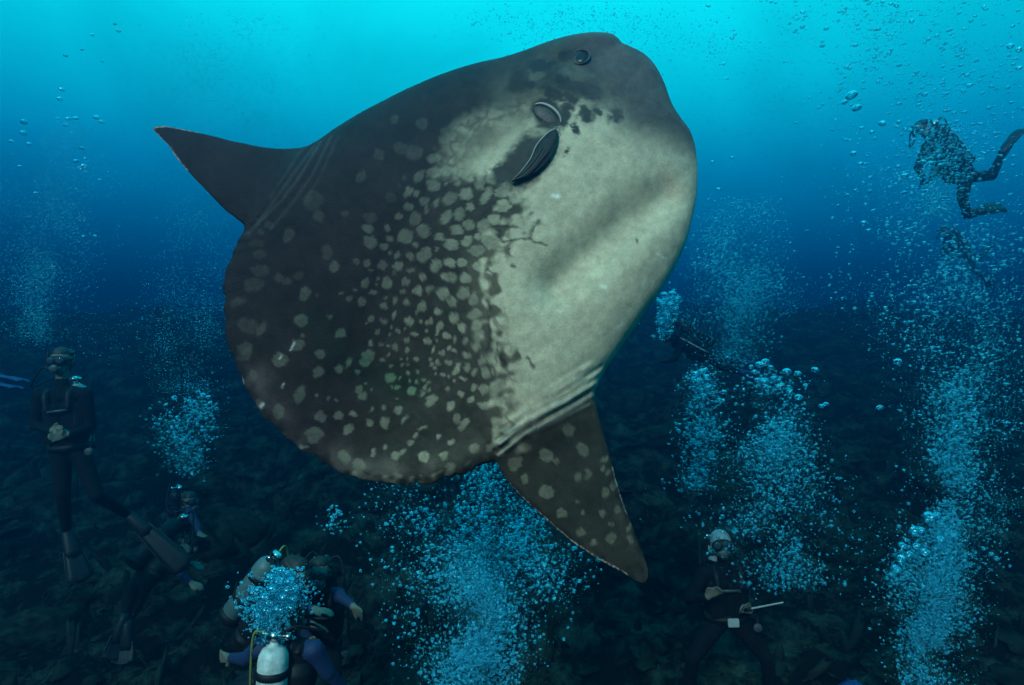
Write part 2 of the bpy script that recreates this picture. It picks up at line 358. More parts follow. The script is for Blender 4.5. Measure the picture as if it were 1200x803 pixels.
# ---- skin pattern: where each mark sits on the flank
Wn = ORG + near[:, :1] * X3 + near[:, 1:2] * Y3 + near[:, 2:] * Z3
sx, sy = proj(Wn)
wx = np.array([noise.noise(Vector((x, y, 1)) * 0.13) for x, y in zip(sx, sy)]); wy = np.array([noise.noise(Vector((x, y, 9)) * 0.13) for x, y in zip(sx, sy)])
w2 = np.array([noise.noise(Vector((x, y, 20)) * 0.035) for x, y in zip(sx, sy)]); w3 = np.array([noise.noise(Vector((x, y, 30)) * 0.4) for x, y in zip(sx, sy)])
w4 = np.array([noise.noise(Vector((x, y, 61)) * .3) for x, y in zip(sx, sy)]); w5 = np.array([noise.noise(Vector((x, y, 71)) * .3) for x, y in zip(sx, sy)])
qx = sx + 2.6 * wx + 1.5 * w4; qy = sy + 2.6 * wy + 1.5 * w5
SP = [(444,182,7,7),(423,207,6,8),(457,231,7,7),(367,235,11,14),(373,253,7,7),(404,251,4,4),(434,255,9,7),(431,268,7,6),(434,284,9,8),(454,268,5,4),(457,279,4,4),(450,289,5,5),(383,296,8,9),(391,312,6,8),(417,307,3,3),(431,308,5,5),(448,311,6,6),(434,317,3,2),(428,332,5,6),(454,332,7,7),(438,343,5,3),(409,350,4,4),(424,354,5,5),(443,326,2,2),(416,341,2,2),(338,276,6,10),(327,326,6,5),(336,329,7,5),(350,323,6,5),(357,344,6,9),(301,285,9,5),(304,299,8,6),(305,317,12,7),(297,334,13,9),(279,354,11,5),(306,272,4,3),(316,264,6,4),(290,275,5,3),
(495,145,8,7),(462,140,6,6),(522,160,9,10),(533,147,5,8),(470,174,9,8),(486,179,11,10),(508,185,8,6),(491,207,4,9),(474,208,3,3),(467,218,2.5,2.5),(479,226,5,7),(489,227,3,4),(508,218,9,7),(507,203,9,7),(522,200,8,7),(534,203,7,7),(527,232,7,10),(546,228,9,8),(536,216,4,4),(522,215,3,3),(562,216,7,7),(549,208,6,4),(497,236,6,5),(500,246,2,6),(511,238,3,6),(479,243,6,5),(467,254,5,4),(487,256,7,8),(523,255,6,10),(538,251,6,9),(551,242,5,6),(569,230,5,12),(588,225,9,7),(603,231,8,7),(589,242,10,8),(497,271,8,9),(475,277,10,10),(535,270,7,7),(515,277,7,6),(550,263,7,7),(487,287,3,3),(528,287,9,7),(547,282,5,8),(560,277,4,4),(567,265,8,10),(575,280,11,13),(580,257,8,7),(497,299,7,11),(480,301,5,5),(465,299,4,4),(511,311,6,9),(527,308,7,7),(542,307,6,5),(558,294,10,7),(562,312,7,9),(467,312,6,4),(482,317,6,3),(512,292,2.5,2.5),
(475,330,6,5),(495,324,5.5,5.5),(526,325,10,6),(546,326,8,6),(490,341,6,6),(503,339,3.5,6),(519,344,7,9),(530,354,7,6),(543,344,8,8),(555,351,5,6),(472,342,4,2),(463,352,4,5),(476,355,4.5,4),(450,359,5,4.5),(495,359,5,7),(488,365,2,3),(513,365,5,4),(532,373,6.5,7),(435,373,4,4),(450,376,4,3),(462,370,2,5),(479,377,6,5),(503,377,3.5,5),(541,385,5,5),(515,382,4,5),(513,389,2,4),(557,368,10,6),(558,382,6,8),(561,395,6,9),(558,407,5,6),(567,420,5,10),(569,437,6,7),(578,420,5,10),(582,434,5,8),(487,392,4,3),(524,393,4,4),(533,398,3,3),(545,400,4,5),(442,389,3.5,4),(466,389,3,2.5),(476,399,4,3),(501,400,4.5,5),(527,408,2,4),(533,412,3,2.5),(447,403,3,2),(463,407,4,3),(477,410,3,3),(508,410,2,4),(518,414,3,3),(547,416,5,3),(435,402,3,3),(430,420,8,11),(449,421,4,2),(488,420,3,3),(471,428,2.5,2.5),(506,427,3,3),(510,432,2,2),(525,425,4,3),(535,433,2.5,8),(548,431,3.5,5),(556,437,2,5),(479,436,3,2.5),(497,444,2.5,2),(519,439,4,3),(526,442,2,2),(543,444,4,2),
(457,443,7,6),(466,454,4,3),(483,458,5.5,5.5),(495,461,2,3),(505,470,5,9),(528,476,4,6),(466,481,5,6),(425,464,5,5),(421,457,5,5),(435,479,2,4),(432,495,4,4),(451,495,6,7),(523,456,4,2.5),(540,462,4,3),(552,468,4.5,3),(567,476,7,4),(556,454,3.5,5),(567,456,6,6),(582,454,7,15),(587,471,6,6),(535,491,5,6),(543,497,5,9),(408,504,5,8),(474,492,2,6),(496,502,5,2),(488,511,2,4),(481,519,3,4),(514,511,3,3),(529,518,4,3),(451,524,3,4),(472,529,3,4),(464,534,5,6),(437,531,3,5),(421,545,8,8),(405,538,7,7),(497,536,7.5,7.5),(520,534,5,6),(556,526,6,6),(528,549,7,8),(550,545,6,6),(420,557,10,5),(459,560,12,5),(489,562,11,5),(516,557,10,6),(587,499,11,9),(574,524,4,4),(587,532,3,5),
(353,376,8,8),(348,405,7,10),(328,422,10,9),(375,415,5.5,5.5),(373,436,6,8),(397,433,5,5),(408,425,2,6),(399,390,7,6),(352,462,6,12),(376,489,7,7),(397,487,6,5),(414,485,4,4),(368,509,11,10),(402,535,8,6),(326,483,8,9),(286,412,10,13),(291,382,14,9),(306,386,5,10),(295,441,8,6),(330,511,5,5),(353,526,6,4),(303,473,7,4),(386,372,3,3),(355,393,2.5,2.5),(384,467,2.5,2.5),(372,463,2.5,2.5),(433,496,4,4),
(604,543,8,11),(615,525,9,6),(615,561,5,7),(641,534,9,8),(651,541,4,4),(666,504,8,7),(683,527,8,8),(641,577,10,8),(677,559,5,5),(689,556,4,6),(709,577,6,6),(720,568,5,7),(713,554,2,4),(706,549,3,3),(709,538,3,5),(658,602,7,6),(681,624,5,5),(716,631,6,8),(716,614,3,3),(706,602,4,4),(723,597,4,5),(683,600,2.5,2.5),(677,589,2,2),(737,618,3,6),(696,635,4,4),(740,632,4,5)]
for _ in range(150):
    x = rnd.gauss(490, 42); y = rnd.gauss(400, 55)
    if all(math.hypot(x - q[0], y - q[1]) > max(q[2], q[3]) + 3.5 for q in SP) and x < 555: r = rnd.uniform(1.0, 2.4); SP.append((x, y, r, r * rnd.uniform(.7, 1.4)))
spot = np.zeros(len(sx))
for (x, y, a, b) in SP:
    a = a * .90 + .3; b = b * .90 + .3
    e = max(a, b) + 5; I = np.where((abs(qx - x) < e) & (abs(qy - y) < e))[0]
    if not len(I): continue
    an = rnd.uniform(-0.25, 0.25) + (0.6 if b > 1.25 * a else 0); c, s_ = math.cos(an), math.sin(an)
    dx = qx[I] - x; dy = qy[I] - y; u = dx * c + dy * s_; v = -dx * s_ + dy * c
    d = np.sqrt((u / a) ** 2 + (v / b) ** 2); wdt = 1.0 / min(a, b)
    amp = 0.62 + 0.38 * float(sm(380, 500, np.array(x * .6 + y * .4 + 20))); amp *= rnd.uniform(.74, 1.1)
    if x + y < 690: amp *= 0.42
    if y > 500 and x > 596: amp *= 0.36
    if x < 320: amp *= 0.75
    spot[I] = np.maximum(spot[I], amp * (1 - sm(1 - wdt * 1.1, 1 + wdt * 1.1, d)) * (0.88 + 0.25 * w5[I] + .2 * wx[I]))
pale_poly = [(540,152),(568,138),(600,124),(628,116),(652,108),(690,128),(715,122),(735,150),(770,160),(800,175),(840,190),(840,260),(800,330),(730,420),(705,448),(650,478),(612,500),(596,508),(590,470),(600,440),(590,412),(584,385),(578,360),(574,330),(576,305),(588,290),(596,262),(606,245),(600,222),(570,205),(548,206),(526,204),(512,208),(520,186)]
ipm = inside([(x, y) for x, y in pale_poly], sx + 4 * wx + 5 * w2, sy + 4 * wy - 5 * w2)
dist = pl_dist(sx + 4 * wx + 5 * w2, sy + 4 * wy - 5 * w2, pale_poly + pale_poly[:1]); sd_ = np.where(ipm, dist, -dist)
soft = 7.5 + 14 * sm(640, 720, sx) * (1 - sm(150, 260, sy)) + 14 * sm(440, 520, sy + 0 * sx) + 9 * (1 - sm(150, 230, sy)) * (1 - sm(600, 660, sx))
wb = np.array([noise.noise(Vector((x, y, 81)) * .075) for x, y in zip(sx, sy)])
pale = sm(-1, 1, (sd_ + 2 + 38 * wb * (1 - sm(600, 660, sx)) * sm(200, 250, sy)) / soft)
gap = np.zeros(len(sx)); Ig = np.where((sd_ > -6) & (sd_ < 46) & (sx < 650))[0]
for i in Ig:
    dd_ = noise.voronoi(Vector((sx[i] + 3 * wx[i], sy[i] + 3 * wy[i], 0)) / 15.0)[0]; gap[i] = 1 - min(1, max(0, ((dd_[1] - dd_[0]) * 15 - .8) / 2.6))
gap *= .75 * (1 - sm(1, 15, sd_ + 12 * w2)) * (1 - sm(600, 650, sx))
pale *= 1 - 0.75 * gap
pale *= 1 - 0.78 * gl(sx, sy, [(515,205),(545,172),(575,148),(605,128),(630,112)], 26) * np.clip(.85 + .8 * w2 + .5 * wx, .5, .98)
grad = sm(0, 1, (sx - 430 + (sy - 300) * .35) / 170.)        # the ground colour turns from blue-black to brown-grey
dark = np.zeros(len(sx))  # dark skin marks; the fin patch is also painted over the fin's shadow
for (x, y, a, b, an) in [(619,187,44,25,-.89),(594,200,20,14,-.7),(643,134,24,17,.6),(648,112,16,9,.4),(662,135,8,18,.2),(692,108,17,11,.4),(667,115,12,7,.3),(660,93,13,7,.2),(639,74,22,7,-.1),(683,136,7,12,-.4),(722,136,7,10,.3),(708,80,24,10,.3),(668,62,14,7,-.4),(690,64,10,8,0),(675,150,3,9,-.5),(662,179,2.6,5,.6),(700,131,8,5,.4),(726,106,11,8,.3),(622,100,10,5,0)]:
    c, s_ = math.cos(-an), math.sin(-an); dx = sx + 4 * wx + 3 * w4 + 6 * w2 - x; dy = sy + 4 * wy + 3 * w5 - 6 * w2 - y; u = dx * c - dy * s_; v = dx * s_ + dy * c
    a2, b2 = a, b; d = np.sqrt((u / a2) ** 2 + (v / b2) ** 2); dark = np.maximum(dark, 1 - sm(.68, 1.25, d))
wf = np.array([noise.noise(Vector((x, y, 51)) * .055) for x, y in zip(sx, sy)])
dark = np.maximum(dark, .85 * gl(sx, sy, [(615,80),(655,92),(690,105),(712,92),(700,72)], 24) * sm(-.18, .12, wf + .35 * wx))
dark = np.maximum(dark, .8 * gl(sx, sy, [(668,120),(700,138),(728,132)], 13) * sm(-.02, .16, wf + .4 * wx))
for pts, w in [([(582,265),(605,266)], 1.6), ([(583,266),(587,283)], 1.4), ([(588,284),(604,281),(620,279)], 1.3), ([(620,279),(633,286),(641,288)], 1.5), ([(620,279),(626,264),(633,259)], 2.0), ([(619,257),(624,249)], 1.6), ([(596,292),(598,300)], 1.6), ([(600,310),(603,313)], 2), ([(618,420),(625,430)], 2.2), ([(572,316),(580,322)], 1.8), ([(570,350),(575,362)], 2.4), ([(572,372),(575,400),(568,418)], 1.6), ([(586,415),(592,428)], 3), ([(583,400),(580,440)], 1.2), ([(745,281),(748,284)], 1.6)]:
    dark = np.maximum(dark, 0.85 * gl(qx, qy, pts, w))
chin = sm(-40, 70, (sx - 735) * 0.42 - (sy - 158) * 0.9) * sm(655, 725, sx) 
def C(*c): return np.array(c)
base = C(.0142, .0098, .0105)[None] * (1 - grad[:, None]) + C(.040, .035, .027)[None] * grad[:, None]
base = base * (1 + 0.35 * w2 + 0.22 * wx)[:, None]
rear = gl(sx, sy, [(300,440),(345,505),(410,545),(480,558),(560,540)], 16)       # paler skirt along the tail edge
base = base * (1 + 2.6 * rear[:, None] * (0.6 + 0.8 * w2[:, None]))
base *= (1 - 0.42 * sm(0, 26, ((sx - 700) * 0.60 + (sy - 452) * 0.80)) * (sy > 440) * (sx > 580))[:, None]
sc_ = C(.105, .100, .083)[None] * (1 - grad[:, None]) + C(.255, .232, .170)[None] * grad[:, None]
nb_ = .60 * sm(-44, 2, sd_) * sm(215, 300, sy) * (1 - sm(470, 520, sy)); base = base * (1 - nb_[:, None]) + C(.13, .108, .078)[None] * nb_[:, None]
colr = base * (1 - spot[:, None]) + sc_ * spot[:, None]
pc = C(.415, .360, .262)[None] * (1 + 0.16 * w2 + 0.10 * wx + 0.10 * w3)[:, None]
colr = colr * (1 - pale[:, None]) + pc * pale[:, None]
dk = C(.020, .020, .021)[None]
colr = colr * (1 - 0.96 * dark[:, None]) + dk * 0.96 * dark[:, None]
cc = C(.090, .074, .075)[None] * (1 + 0.3 * w2 + .15 * wx)[:, None]
colr = colr * (1 - 0.76 * chin[:, None]) + cc * 0.76 * chin[:, None]
mid = gl(sx, sy, [(600,112),(640,88),(690,88),(720,105)], 20) * (1 - dark) * (1 - .5 * chin) * np.clip(.45 + 1.4 * w2 + .5 * wx, 0, .75)
colr = colr * (1 - mid[:, None]) + C(.085, .088, .072)[None] * mid[:, None]
for pts, w, a in [([(648,229),(653,230)], 2.6, .9), ([(340,411),(345,402)], .9, .5), ([(327,421),(330,417)], .9, .45), ([(330,455),(333,449)], .8, .3), ([(306,477),(308,474)], 1.6, .45), ([(282,443),(284,450)], 2.0, .5), ([(352,526),(360,524)], 1.8, .5), ([(770,297),(780,303)], 1.2, .6), ([(720,385),(730,380)], 2.5, .35), ([(706,336),(710,337)], 2.5, .4), ([(472,568),(477,569)], 1.5, .4), ([(640,130),(640,131)], 1, .3)]:
    g_ = a * gl(sx + 1.2 * wx, sy + 1.2 * wy, pts, w); colr = colr * (1 - g_[:, None]) + C(.72, .74, .68)[None] * g_[:, None]
for k, (pts, a) in enumerate(CRE):                       # fold highlights painted into the skin colour along the crests
    g_ = np.minimum(.8, (0.16 if k < 5 else 0.36) * a) * gl(sx, sy, pts, 1.7); tgt = C(.13, .15, .16) if k < 5 else C(.42, .43, .37)
    colr = colr * (1 - g_[:, None]) + tgt[None] * g_[:, None]
rimS = np.repeat(ss, NB); rr_ = sm(.93, .985, rimS) * (np.hypot(sx - 540, sy - 300) > 150) * (((sx < 575) & (sy > 285)) | (sy > 545))
rr_ = rr_ * np.clip(.45 + 1.6 * np.array([noise.noise(Vector((x, y, 44)) * .09) for x, y in zip(sx, sy)]), 0, .9)
colr = colr * (1 - rr_[:, None]) + C(.010, .010, .010)[None] * rr_[:, None]
pe_ = sm(.985, .996, rimS) * np.clip(.3 + 1.8 * w3, 0, .8) * (((sx > 582) & (sy > 545) & (sx < 735)) | ((sx < 235) & (sy < 200)))
colr = colr * (1 - pe_[:, None]) + C(.40, .33, .30)[None] * pe_[:, None]
gr_ = .7 * gl(sx, sy, [(372,375),(400,415),(445,445),(478,452)], 20)
colr = colr * (1 + gr_[:, None] * (C(.45, 1.05, .8) - 1)[None])
colr = np.clip(colr, 0.004, 0.9)
CA = np.vstack([colr[:1], colr, colr[:1], colr[:-NB]]); CA = np.column_stack([CA, np.ones(len(CA))]).astype(np.float32)
me = bpy.data.meshes.new('body')
allf = [(f[0], f[1], f[2]) for f in faces]
me.from_pydata(Vf.tolist(), [], allf + q1.tolist() + q2.tolist())
me.polygons.foreach_set('use_smooth', [True] * len(me.polygons))
at_ = me.color_attributes.new('skin', 'FLOAT_COLOR', 'POINT'); at_.data.foreach_set('color', CA.ravel())
bm = bmesh.new(); bm.from_mesh(me); bmesh.ops.recalc_face_normals(bm, faces=bm.faces); bm.to_mesh(me); bm.free()
ms = bpy.data.materials.new('sunfish_skin'); ms.use_nodes = True; t = ms.node_tree; b = t.nodes['Principled BSDF']
ca = t.nodes.new('ShaderNodeVertexColor'); ca.layer_name = 'skin'
co = t.nodes.new('ShaderNodeTexCoord'); nz = t.nodes.new('ShaderNodeTexNoise'); nz.inputs['Scale'].default_value = 140; nz.inputs['Detail'].default_value = 6; nz.inputs['Roughness'].default_value = .75
mp = t.nodes.new('ShaderNodeMapRange'); mp.inputs[1].default_value = .28; mp.inputs[2].default_value = .72; mp.inputs[3].default_value = .84; mp.inputs[4].default_value = 1.16
vm = t.nodes.new('ShaderNodeVectorMath'); vm.operation = 'SCALE'
n3 = t.nodes.new('ShaderNodeTexNoise'); n3.inputs['Scale'].default_value = 24; n3.inputs['Detail'].default_value = 7; n3.inputs['Roughness'].default_value = .65
mp2 = t.nodes.new('ShaderNodeMapRange'); mp2.inputs[1].default_value = .3; mp2.inputs[2].default_value = .7; mp2.inputs[3].default_value = .78; mp2.inputs[4].default_value = 1.2
mu = t.nodes.new('ShaderNodeMath'); mu.operation = 'MULTIPLY'; t.links.new(co.outputs['Object'], n3.inputs['Vector']); t.links.new(n3.outputs['Fac'], mp2.inputs[0]); t.links.new(mp.outputs[0], mu.inputs[0]); t.links.new(mp2.outputs[0], mu.inputs[1])
t.links.new(co.outputs['Object'], nz.inputs['Vector']); t.links.new(nz.outputs['Fac'], mp.inputs[0]); t.links.new(mu.outputs[0], vm.inputs['Scale']); t.links.new(ca.outputs['Color'], vm.inputs[0]); t.links.new(vm.outputs[0], b.inputs['Base Color'])
bp = t.nodes.new('ShaderNodeBump'); bp.inputs['Strength'].default_value = .55; bp.inputs['Distance'].default_value = .008; t.links.new(nz.outputs['Fac'], bp.inputs['Height']); t.links.new(bp.outputs[0], b.inputs['Normal'])
b.inputs['Roughness'].default_value = .6; b.inputs['Specular IOR Level'].default_value = .12
me.materials.append(ms); me.update()
fish = obj('sunfish', None)
fish.matrix_world = Matrix([[X3[0], Y3[0], Z3[0], ORG[0]], [X3[1], Y3[1], Z3[1], ORG[1]], [X3[2], Y3[2], Z3[2], ORG[2]], [0, 0, 0, 1]])
tag(fish, 'huge spotted grey sunfish with pale belly swimming above the divers', 'fish')
obj('body', me, fish)
# local surface lookup on the near flank
def surf(px, py, lift=0.0):
    i = int(np.argmin((sx - px) ** 2 + (sy - py) ** 2)); p = near[i]
    return Vector((p[0], p[1] - lift, p[2]))
def both(fn):
    for s in (1, -1): fn(s)
def mir(mb, s):
    if s < 0:
        for p in mb.v: p.y = -p.y
    return mb
def eye(s):
    c = surf(680, 68); e = mir_b = MB(); n_ = Vector((0.05, -1, 0.35)).normalized()
    e.lathe(c - n_ * .014, n_, [(0, .034), (.010, .034), (.016, .028), (.019, .018), (.020, .005)], 24)
    eo = mir(e, s).build('eye', M['eye'], fish)
    r = MB(); d, u, w = r.frame(n_); pts = [c + n_ * .004 + u * .041 * math.cos(a) + w * .039 * math.sin(a) for a in np.linspace(0, 2 * math.pi, 25)]
    r.tube(pts, .0050, 6, 2); mir(r, s).build('eye_ring', M['eyelid'], eo)
both(eye)
def gillf(s):
    e = MB(); c = surf(640, 137); a_ = surf(657, 150) - surf(624, 127); a_.y *= .4; a_.normalize(); n_ = Vector((0, -1, 0)); b_ = a_.cross(n_).normalized()
    rs = []
    for h, k in [(-.02, 1.0), (.000, 1.0), (.007, .86), (.010, .6), (.011, .2)]: rs.append((c + n_ * h, a_ * .066 * k, b_ * .036 * k))
    e.rings(rs, 28); go = mir(e, s).build('gill_flap', M['gill'], fish)
    r = MB(); pts = []
    sg = 1 if b_.z > 0 else -1
    for a in np.linspace(0.25, 2.95, 14): pts.append(c + n_ * .008 + a_ * .068 * math.cos(a) + b_ * sg * .039 * math.sin(a))
    r.tube(pts, lambda t: .0022 + .0050 * math.sin(math.pi * t), 6, 2); mir(r, s).build('gill_rim', M['pale_edge'], go)
both(gillf)
def pect(s):
    top = [(651,152),(641,158),(630,172),(621,188),(611,202),(599,215)]; bot = [(654,160),(655,170),(648,184),(637,198),(622,210),(599,216)]
    v = []; f = []; n = len(top); K = 7
    for i in range(n):
        for j in range(K):
            t = j / (K - 1); x = top[i][0] * (1 - t) + bot[i][0] * t; y = top[i][1] * (1 - t) + bot[i][1] * t
            v.append(surf(x, y, .006 + .009 * math.sin(math.pi * i / (n - 1) * .8) + .012 * math.sin(math.pi * t) + .004 * math.sin(t * 20)))
    for i in range(n - 1):
        for j in range(K - 1): f.append([i * K + j, i * K + j + 1, (i + 1) * K + j + 1, (i + 1) * K + j])
    mb = MB(); mb.add(v, f); po = mir(mb, s).build('pectoral_fin', M['fin_skin'], fish)
    so = po.modifiers.new('thickness', 'SOLIDIFY'); so.thickness = .006; so.offset = 0
    sb = po.modifiers.new('smooth', 'SUBSURF'); sb.levels = 1; sb.render_levels = 1
    e = MB(); e.tube([v[i * K] + Vector((0, -.004, 0)) for i in range(n)], lambda t: .0034 * (1 - .5 * t), 6, 5)  # pale tube paints rim light along the fin's leading edge
    e.tube([v[0] + Vector((0, -.004, 0)), surf(655, 153, .03), v[K - 1]], .002, 6, 5)
    mir(e, s).build('fin_edge_rimlight', M['pale_edge'], po)
    for j in (2, 3, 4):
        q = MB(); q.tube([v[i * K + j] + Vector((0, -.005, 0)) for i in range(2, n)], .0016, 5, 4); mir(q, s).build('fin_ray', M['gill'], po)
both(pect)

# ------------------------------------------------------------------ divers
def nearest_label(co, segs):
    best = None; lab = None
    for p0, r0, p1, r1, l in segs:
        d = p1 - p0; t = max(0, min(1, (co - p0).dot(d) / max(d.length_squared, 1e-9))); q = (co - p0 - d * t).length - (r0 + (r1 - r0) * t)
        if best is None or q < best: best = q; lab = l
    return lab
MATKEYS = ['suit', 'blue', 'skin', 'hair', 'hood', 'rubber']
def diver(J, label, group=None, d0=5.0, face=None, front=None, arm='suit', fin='fin', tank='tank', hood=None, hair='hair', hose='rubber', hand='skin', voxel=.011, tank_on=True, mask='rubber', leg='suit', buckle=False, lens='lens'):
    P = {}
    for k, q in J.items(): P[k] = at(q[0], q[1], d0 + (q[2] if len(q) > 2 else 0))
    up = (P['neck'] - P['pelvis']).normalized(); rt = (P['sr'] - P['sl']); rt = (rt - up * rt.dot(up)).normalized()
    fr = up.cross(rt).normalized() if front is None else (Vector(front) - up * Vector(front).dot(up)).normalized()
    if front is not None: rt = fr.cross(up).normalized()
    hf = Vector(face).normalized() if face else fr
    hu = (P['head'] - P['neck']).normalized(); hu = (hu - hf * hu.dot(hf)).normalized(); hr = hf.cross(hu)
    hc = P['head']
    root = obj('person', None, None, P['pelvis']); tag(root, label, 'person', group)
    inv = Matrix.Translation(-P['pelvis'])
    def loc(mb):
        for i, p in enumerate(mb.v): mb.v[i] = p - P['pelvis']
        return mb
    def sub(mb, name, m, parent=root, **k): return loc(mb).build(name, M[m] if isinstance(m, str) else m, parent, **k)
    segs = []
    def cap(a, ra, b, rb, l): segs.append((Vector(a), ra, Vector(b), rb, l))
    sh = (P['sl'] + P['sr']) / 2; pe = P['pelvis']; chest = pe.lerp(sh, .72); waist = pe.lerp(sh, .3)
    for s in (-1, 1):
        cap(chest + rt * .075 * s, .105, waist + rt * .06 * s, .092, 'suit'); cap(waist + rt * .06 * s, .092, pe + rt * .075 * s, .098, 'suit')
        cap(chest + rt * .075 * s, .10, sh + rt * .09 * s, .075, 'suit')
    cap(sh, .075, P['neck'], .058, 'suit'); cap(P['neck'], .056, hc - hu * .06, .054, 'suit' if hood else 'skin')
    hl = hood or 'skin'
    cap(hc + hu * .035 - hf * .02, .092, hc + hu * .03 + hf * .012, .088, hl); cap(hc, .082, hc - hu * .075 + hf * .045, .050, 'skin' if hood != 'rubber' else 'skin')
    cap(hc + hf * .085 + hu * .0, .014, hc + hf * .105 - hu * .03, .017, 'skin')       # nose
    for s in (-1, 1): cap(hc + hr * .088 * s + hu * .015, .016, hc + hr * .090 * s - hu * .03, .012, hl)   # ears
    for sd in ('l', 'r'):
        s = -1 if sd == 'l' else 1
        cap(P['s' + sd], .068, P['e' + sd], .050, arm); cap(P['e' + sd], .048, P['w' + sd], .034, arm); cap(sh + rt * .08 * s, .07, P['s' + sd], .066, arm if arm == 'blue' else 'suit')
        w = P['w' + sd]; h = P['h' + sd]; d = (h - w).normalized(); nrm = (fr - d * fr.dot(d)); nrm = nrm.normalized() if nrm.length > .2 else (up - d * up.dot(d)).normalized(); sdv = d.cross(nrm) * (-s)
        cap(w, .033, w + d * .03, .030, hand)
        for k in (-1, 0, 1): cap(w + d * .035 + sdv * .012 * k, .018, w + d * .085 + sdv * .024 * k, .016, hand)
        for k, ln in ((-1.5, .062), (-.5, .078), (.5, .085), (1.5, .076)):
            b0 = w + d * .092 + sdv * .0215 * k; b1 = b0 + d * ln * .5 + nrm * .004 + sdv * .003 * k; b2 = b1 + d * ln * .42 + nrm * ln * .3
            cap(b0, .0105, b1, .0098, hand); cap(b1, .0098, b2, .0085, hand)
        t0 = w + d * .03 + sdv * .028; t1 = t0 + d * .035 + sdv * .03 + nrm * .008; t2 = t1 + d * .035 + sdv * .006 + nrm * .008
        cap(t0, .017, t1, .012, hand); cap(t1, .012, t2, .0095, hand)
        hp = pe + rt * .085 * s - up * .03
        cap(hp, .100, P['k' + sd], .064, leg); cap(P['k' + sd], .062, P['k' + sd].lerp(P['a' + sd], .35), .060, leg); cap(P['k' + sd].lerp(P['a' + sd], .35), .060, P['a' + sd], .042, leg)
        fd = (P['f' + sd] - P['a' + sd]).normalized(); cap(P['a' + sd], .045, P['a' + sd] + fd * .19, .036, 'rubber')
    mb = MB()
    for p0, r0, p1, r1, l in segs: mb.capsule(p0, r0, p1, r1, 12)
    me = mb.skinned(voxel); me.name = 'body'
    for k in MATKEYS: me.materials.append(M[k])
    idx = []
    for p in me.polygons: idx.append(MATKEYS.index(nearest_label(p.center, segs)))
    me.polygons.foreach_set('material_index', idx)
    me.transform(inv); me.update(); body = obj('body', me, root)
    if not hood:
        hb = MB(); hb.capsule(hc + hu * .05 - hf * .045, .088, hc + hu * .062 + hf * .01, .080, 12); hb.capsule(hc + hu * .02 - hf * .06, .08, hc - hu * .06 - hf * .06, .05, 12)
        for k in range(26):
            a = rnd.uniform(0, 6.3); q = hc + hu * rnd.uniform(-.03, .10) + hr * .085 * math.cos(a) - hf * abs(.09 * math.sin(a)); hb.capsule(q, .02, q + hu * rnd.uniform(.005, .04) - hf * .02 + hr * rnd.uniform(-.03, .03), .006, 6)
        hm = hb.skinned(.012, 2); hm.transform(inv); hm.materials.append(M[hair]); obj('hair', hm, root)
    # mask
    a = MB(); cm = hc + hf * .098 + hu * .012
    rs = []
    for z, k in ((-.045, .92), (-.01, 1.0), (.012, 1.0), (.02, .93)): rs.append((cm + hf * z, hr * .082 * k, hu * .045 * k))
    a.rings(rs, 20); mk = sub(a, 'mask', mask)
    for s in (-1, 1):
        a = MB(); rs = [(cm + hf * z + hr * .037 * s, hr * .031 * k, hu * .030 * k) for z, k in ((.012, 1), (.024, 1), (.027, .8))]; a.rings(rs, 16); sub(a, 'lens', lens, mk)
    a = MB(); a.tube([cm + hr * .08 * math.cos(q) * 1.22 + hf * (-.02 - .165 * math.sin(q)) + hu * .012 for q in np.linspace(0, math.pi, 12)], .010, 6, 2); sub(a, 'mask_strap', 'rubber', mk)
    a = MB(); mo = hc - hu * .058 + hf * .125
    a.lathe(mo - hf * .03, hf, [(0, .016), (.015, .022), (.02, .036), (.045, .037), (.052, .03), (.054, .01)], 18); a.tube([mo - hr * .05 - hf * .005, mo + hr * .05 - hf * .005], .016, 8); rg = sub(a, 'regulator', 'grey')
    a = MB(); a.tube([hc + hr * .115 + hu * .10, hc + hr * .12 - hu * .04 + hf * .01, hc + hr * .09 - hu * .07 + hf * .06], .011, 8, 3); sub(a, 'snorkel', 'rubber', mk)
    # vest
    vb = MB()
    for s in (-1, 1):
        vb.capsule(chest + rt * .085 * s - fr * .02, .118, waist + rt * .08 * s - fr * .02, .112, 12)
        vb.tube([sh + rt * .095 * s - fr * .08, sh + rt * .10 * s + up * .045, sh + rt * .10 * s + fr * .085, chest + rt * .09 * s + fr * .105], .030, 8, 4)
    vm_ = vb.skinned(.014, 4); vm_.transform(inv); vm_.materials.append(M['rubber']); vest = obj('buoyancy_vest', vm_, root)
    a = MB(); a.box(chest + fr * .118, rt * .09, up * .011, fr * .006); sub(a, 'chest_strap', 'grey', vest)
    for s in (-1, 1):
        a = MB(); a.box(waist + rt * .10 * s + fr * .098, rt * .055, up * .07, fr * .018); sub(a, 'pocket', 'suit', vest, smooth=False, bevel=.01)
    a = MB(); rs = [(pe + up * z, rt * .185, fr * .118) for z in (-.0, .05)]; a.rings(rs, 24); belt = sub(a, 'weight_belt', 'rubber')
    if buckle:
        a = MB(); a.box(pe + up * .025 + fr * .135 - rt * .02, rt * .045, up * .035, fr * .012); sub(a, 'buckle', 'white', belt, smooth=False, bevel=.006)
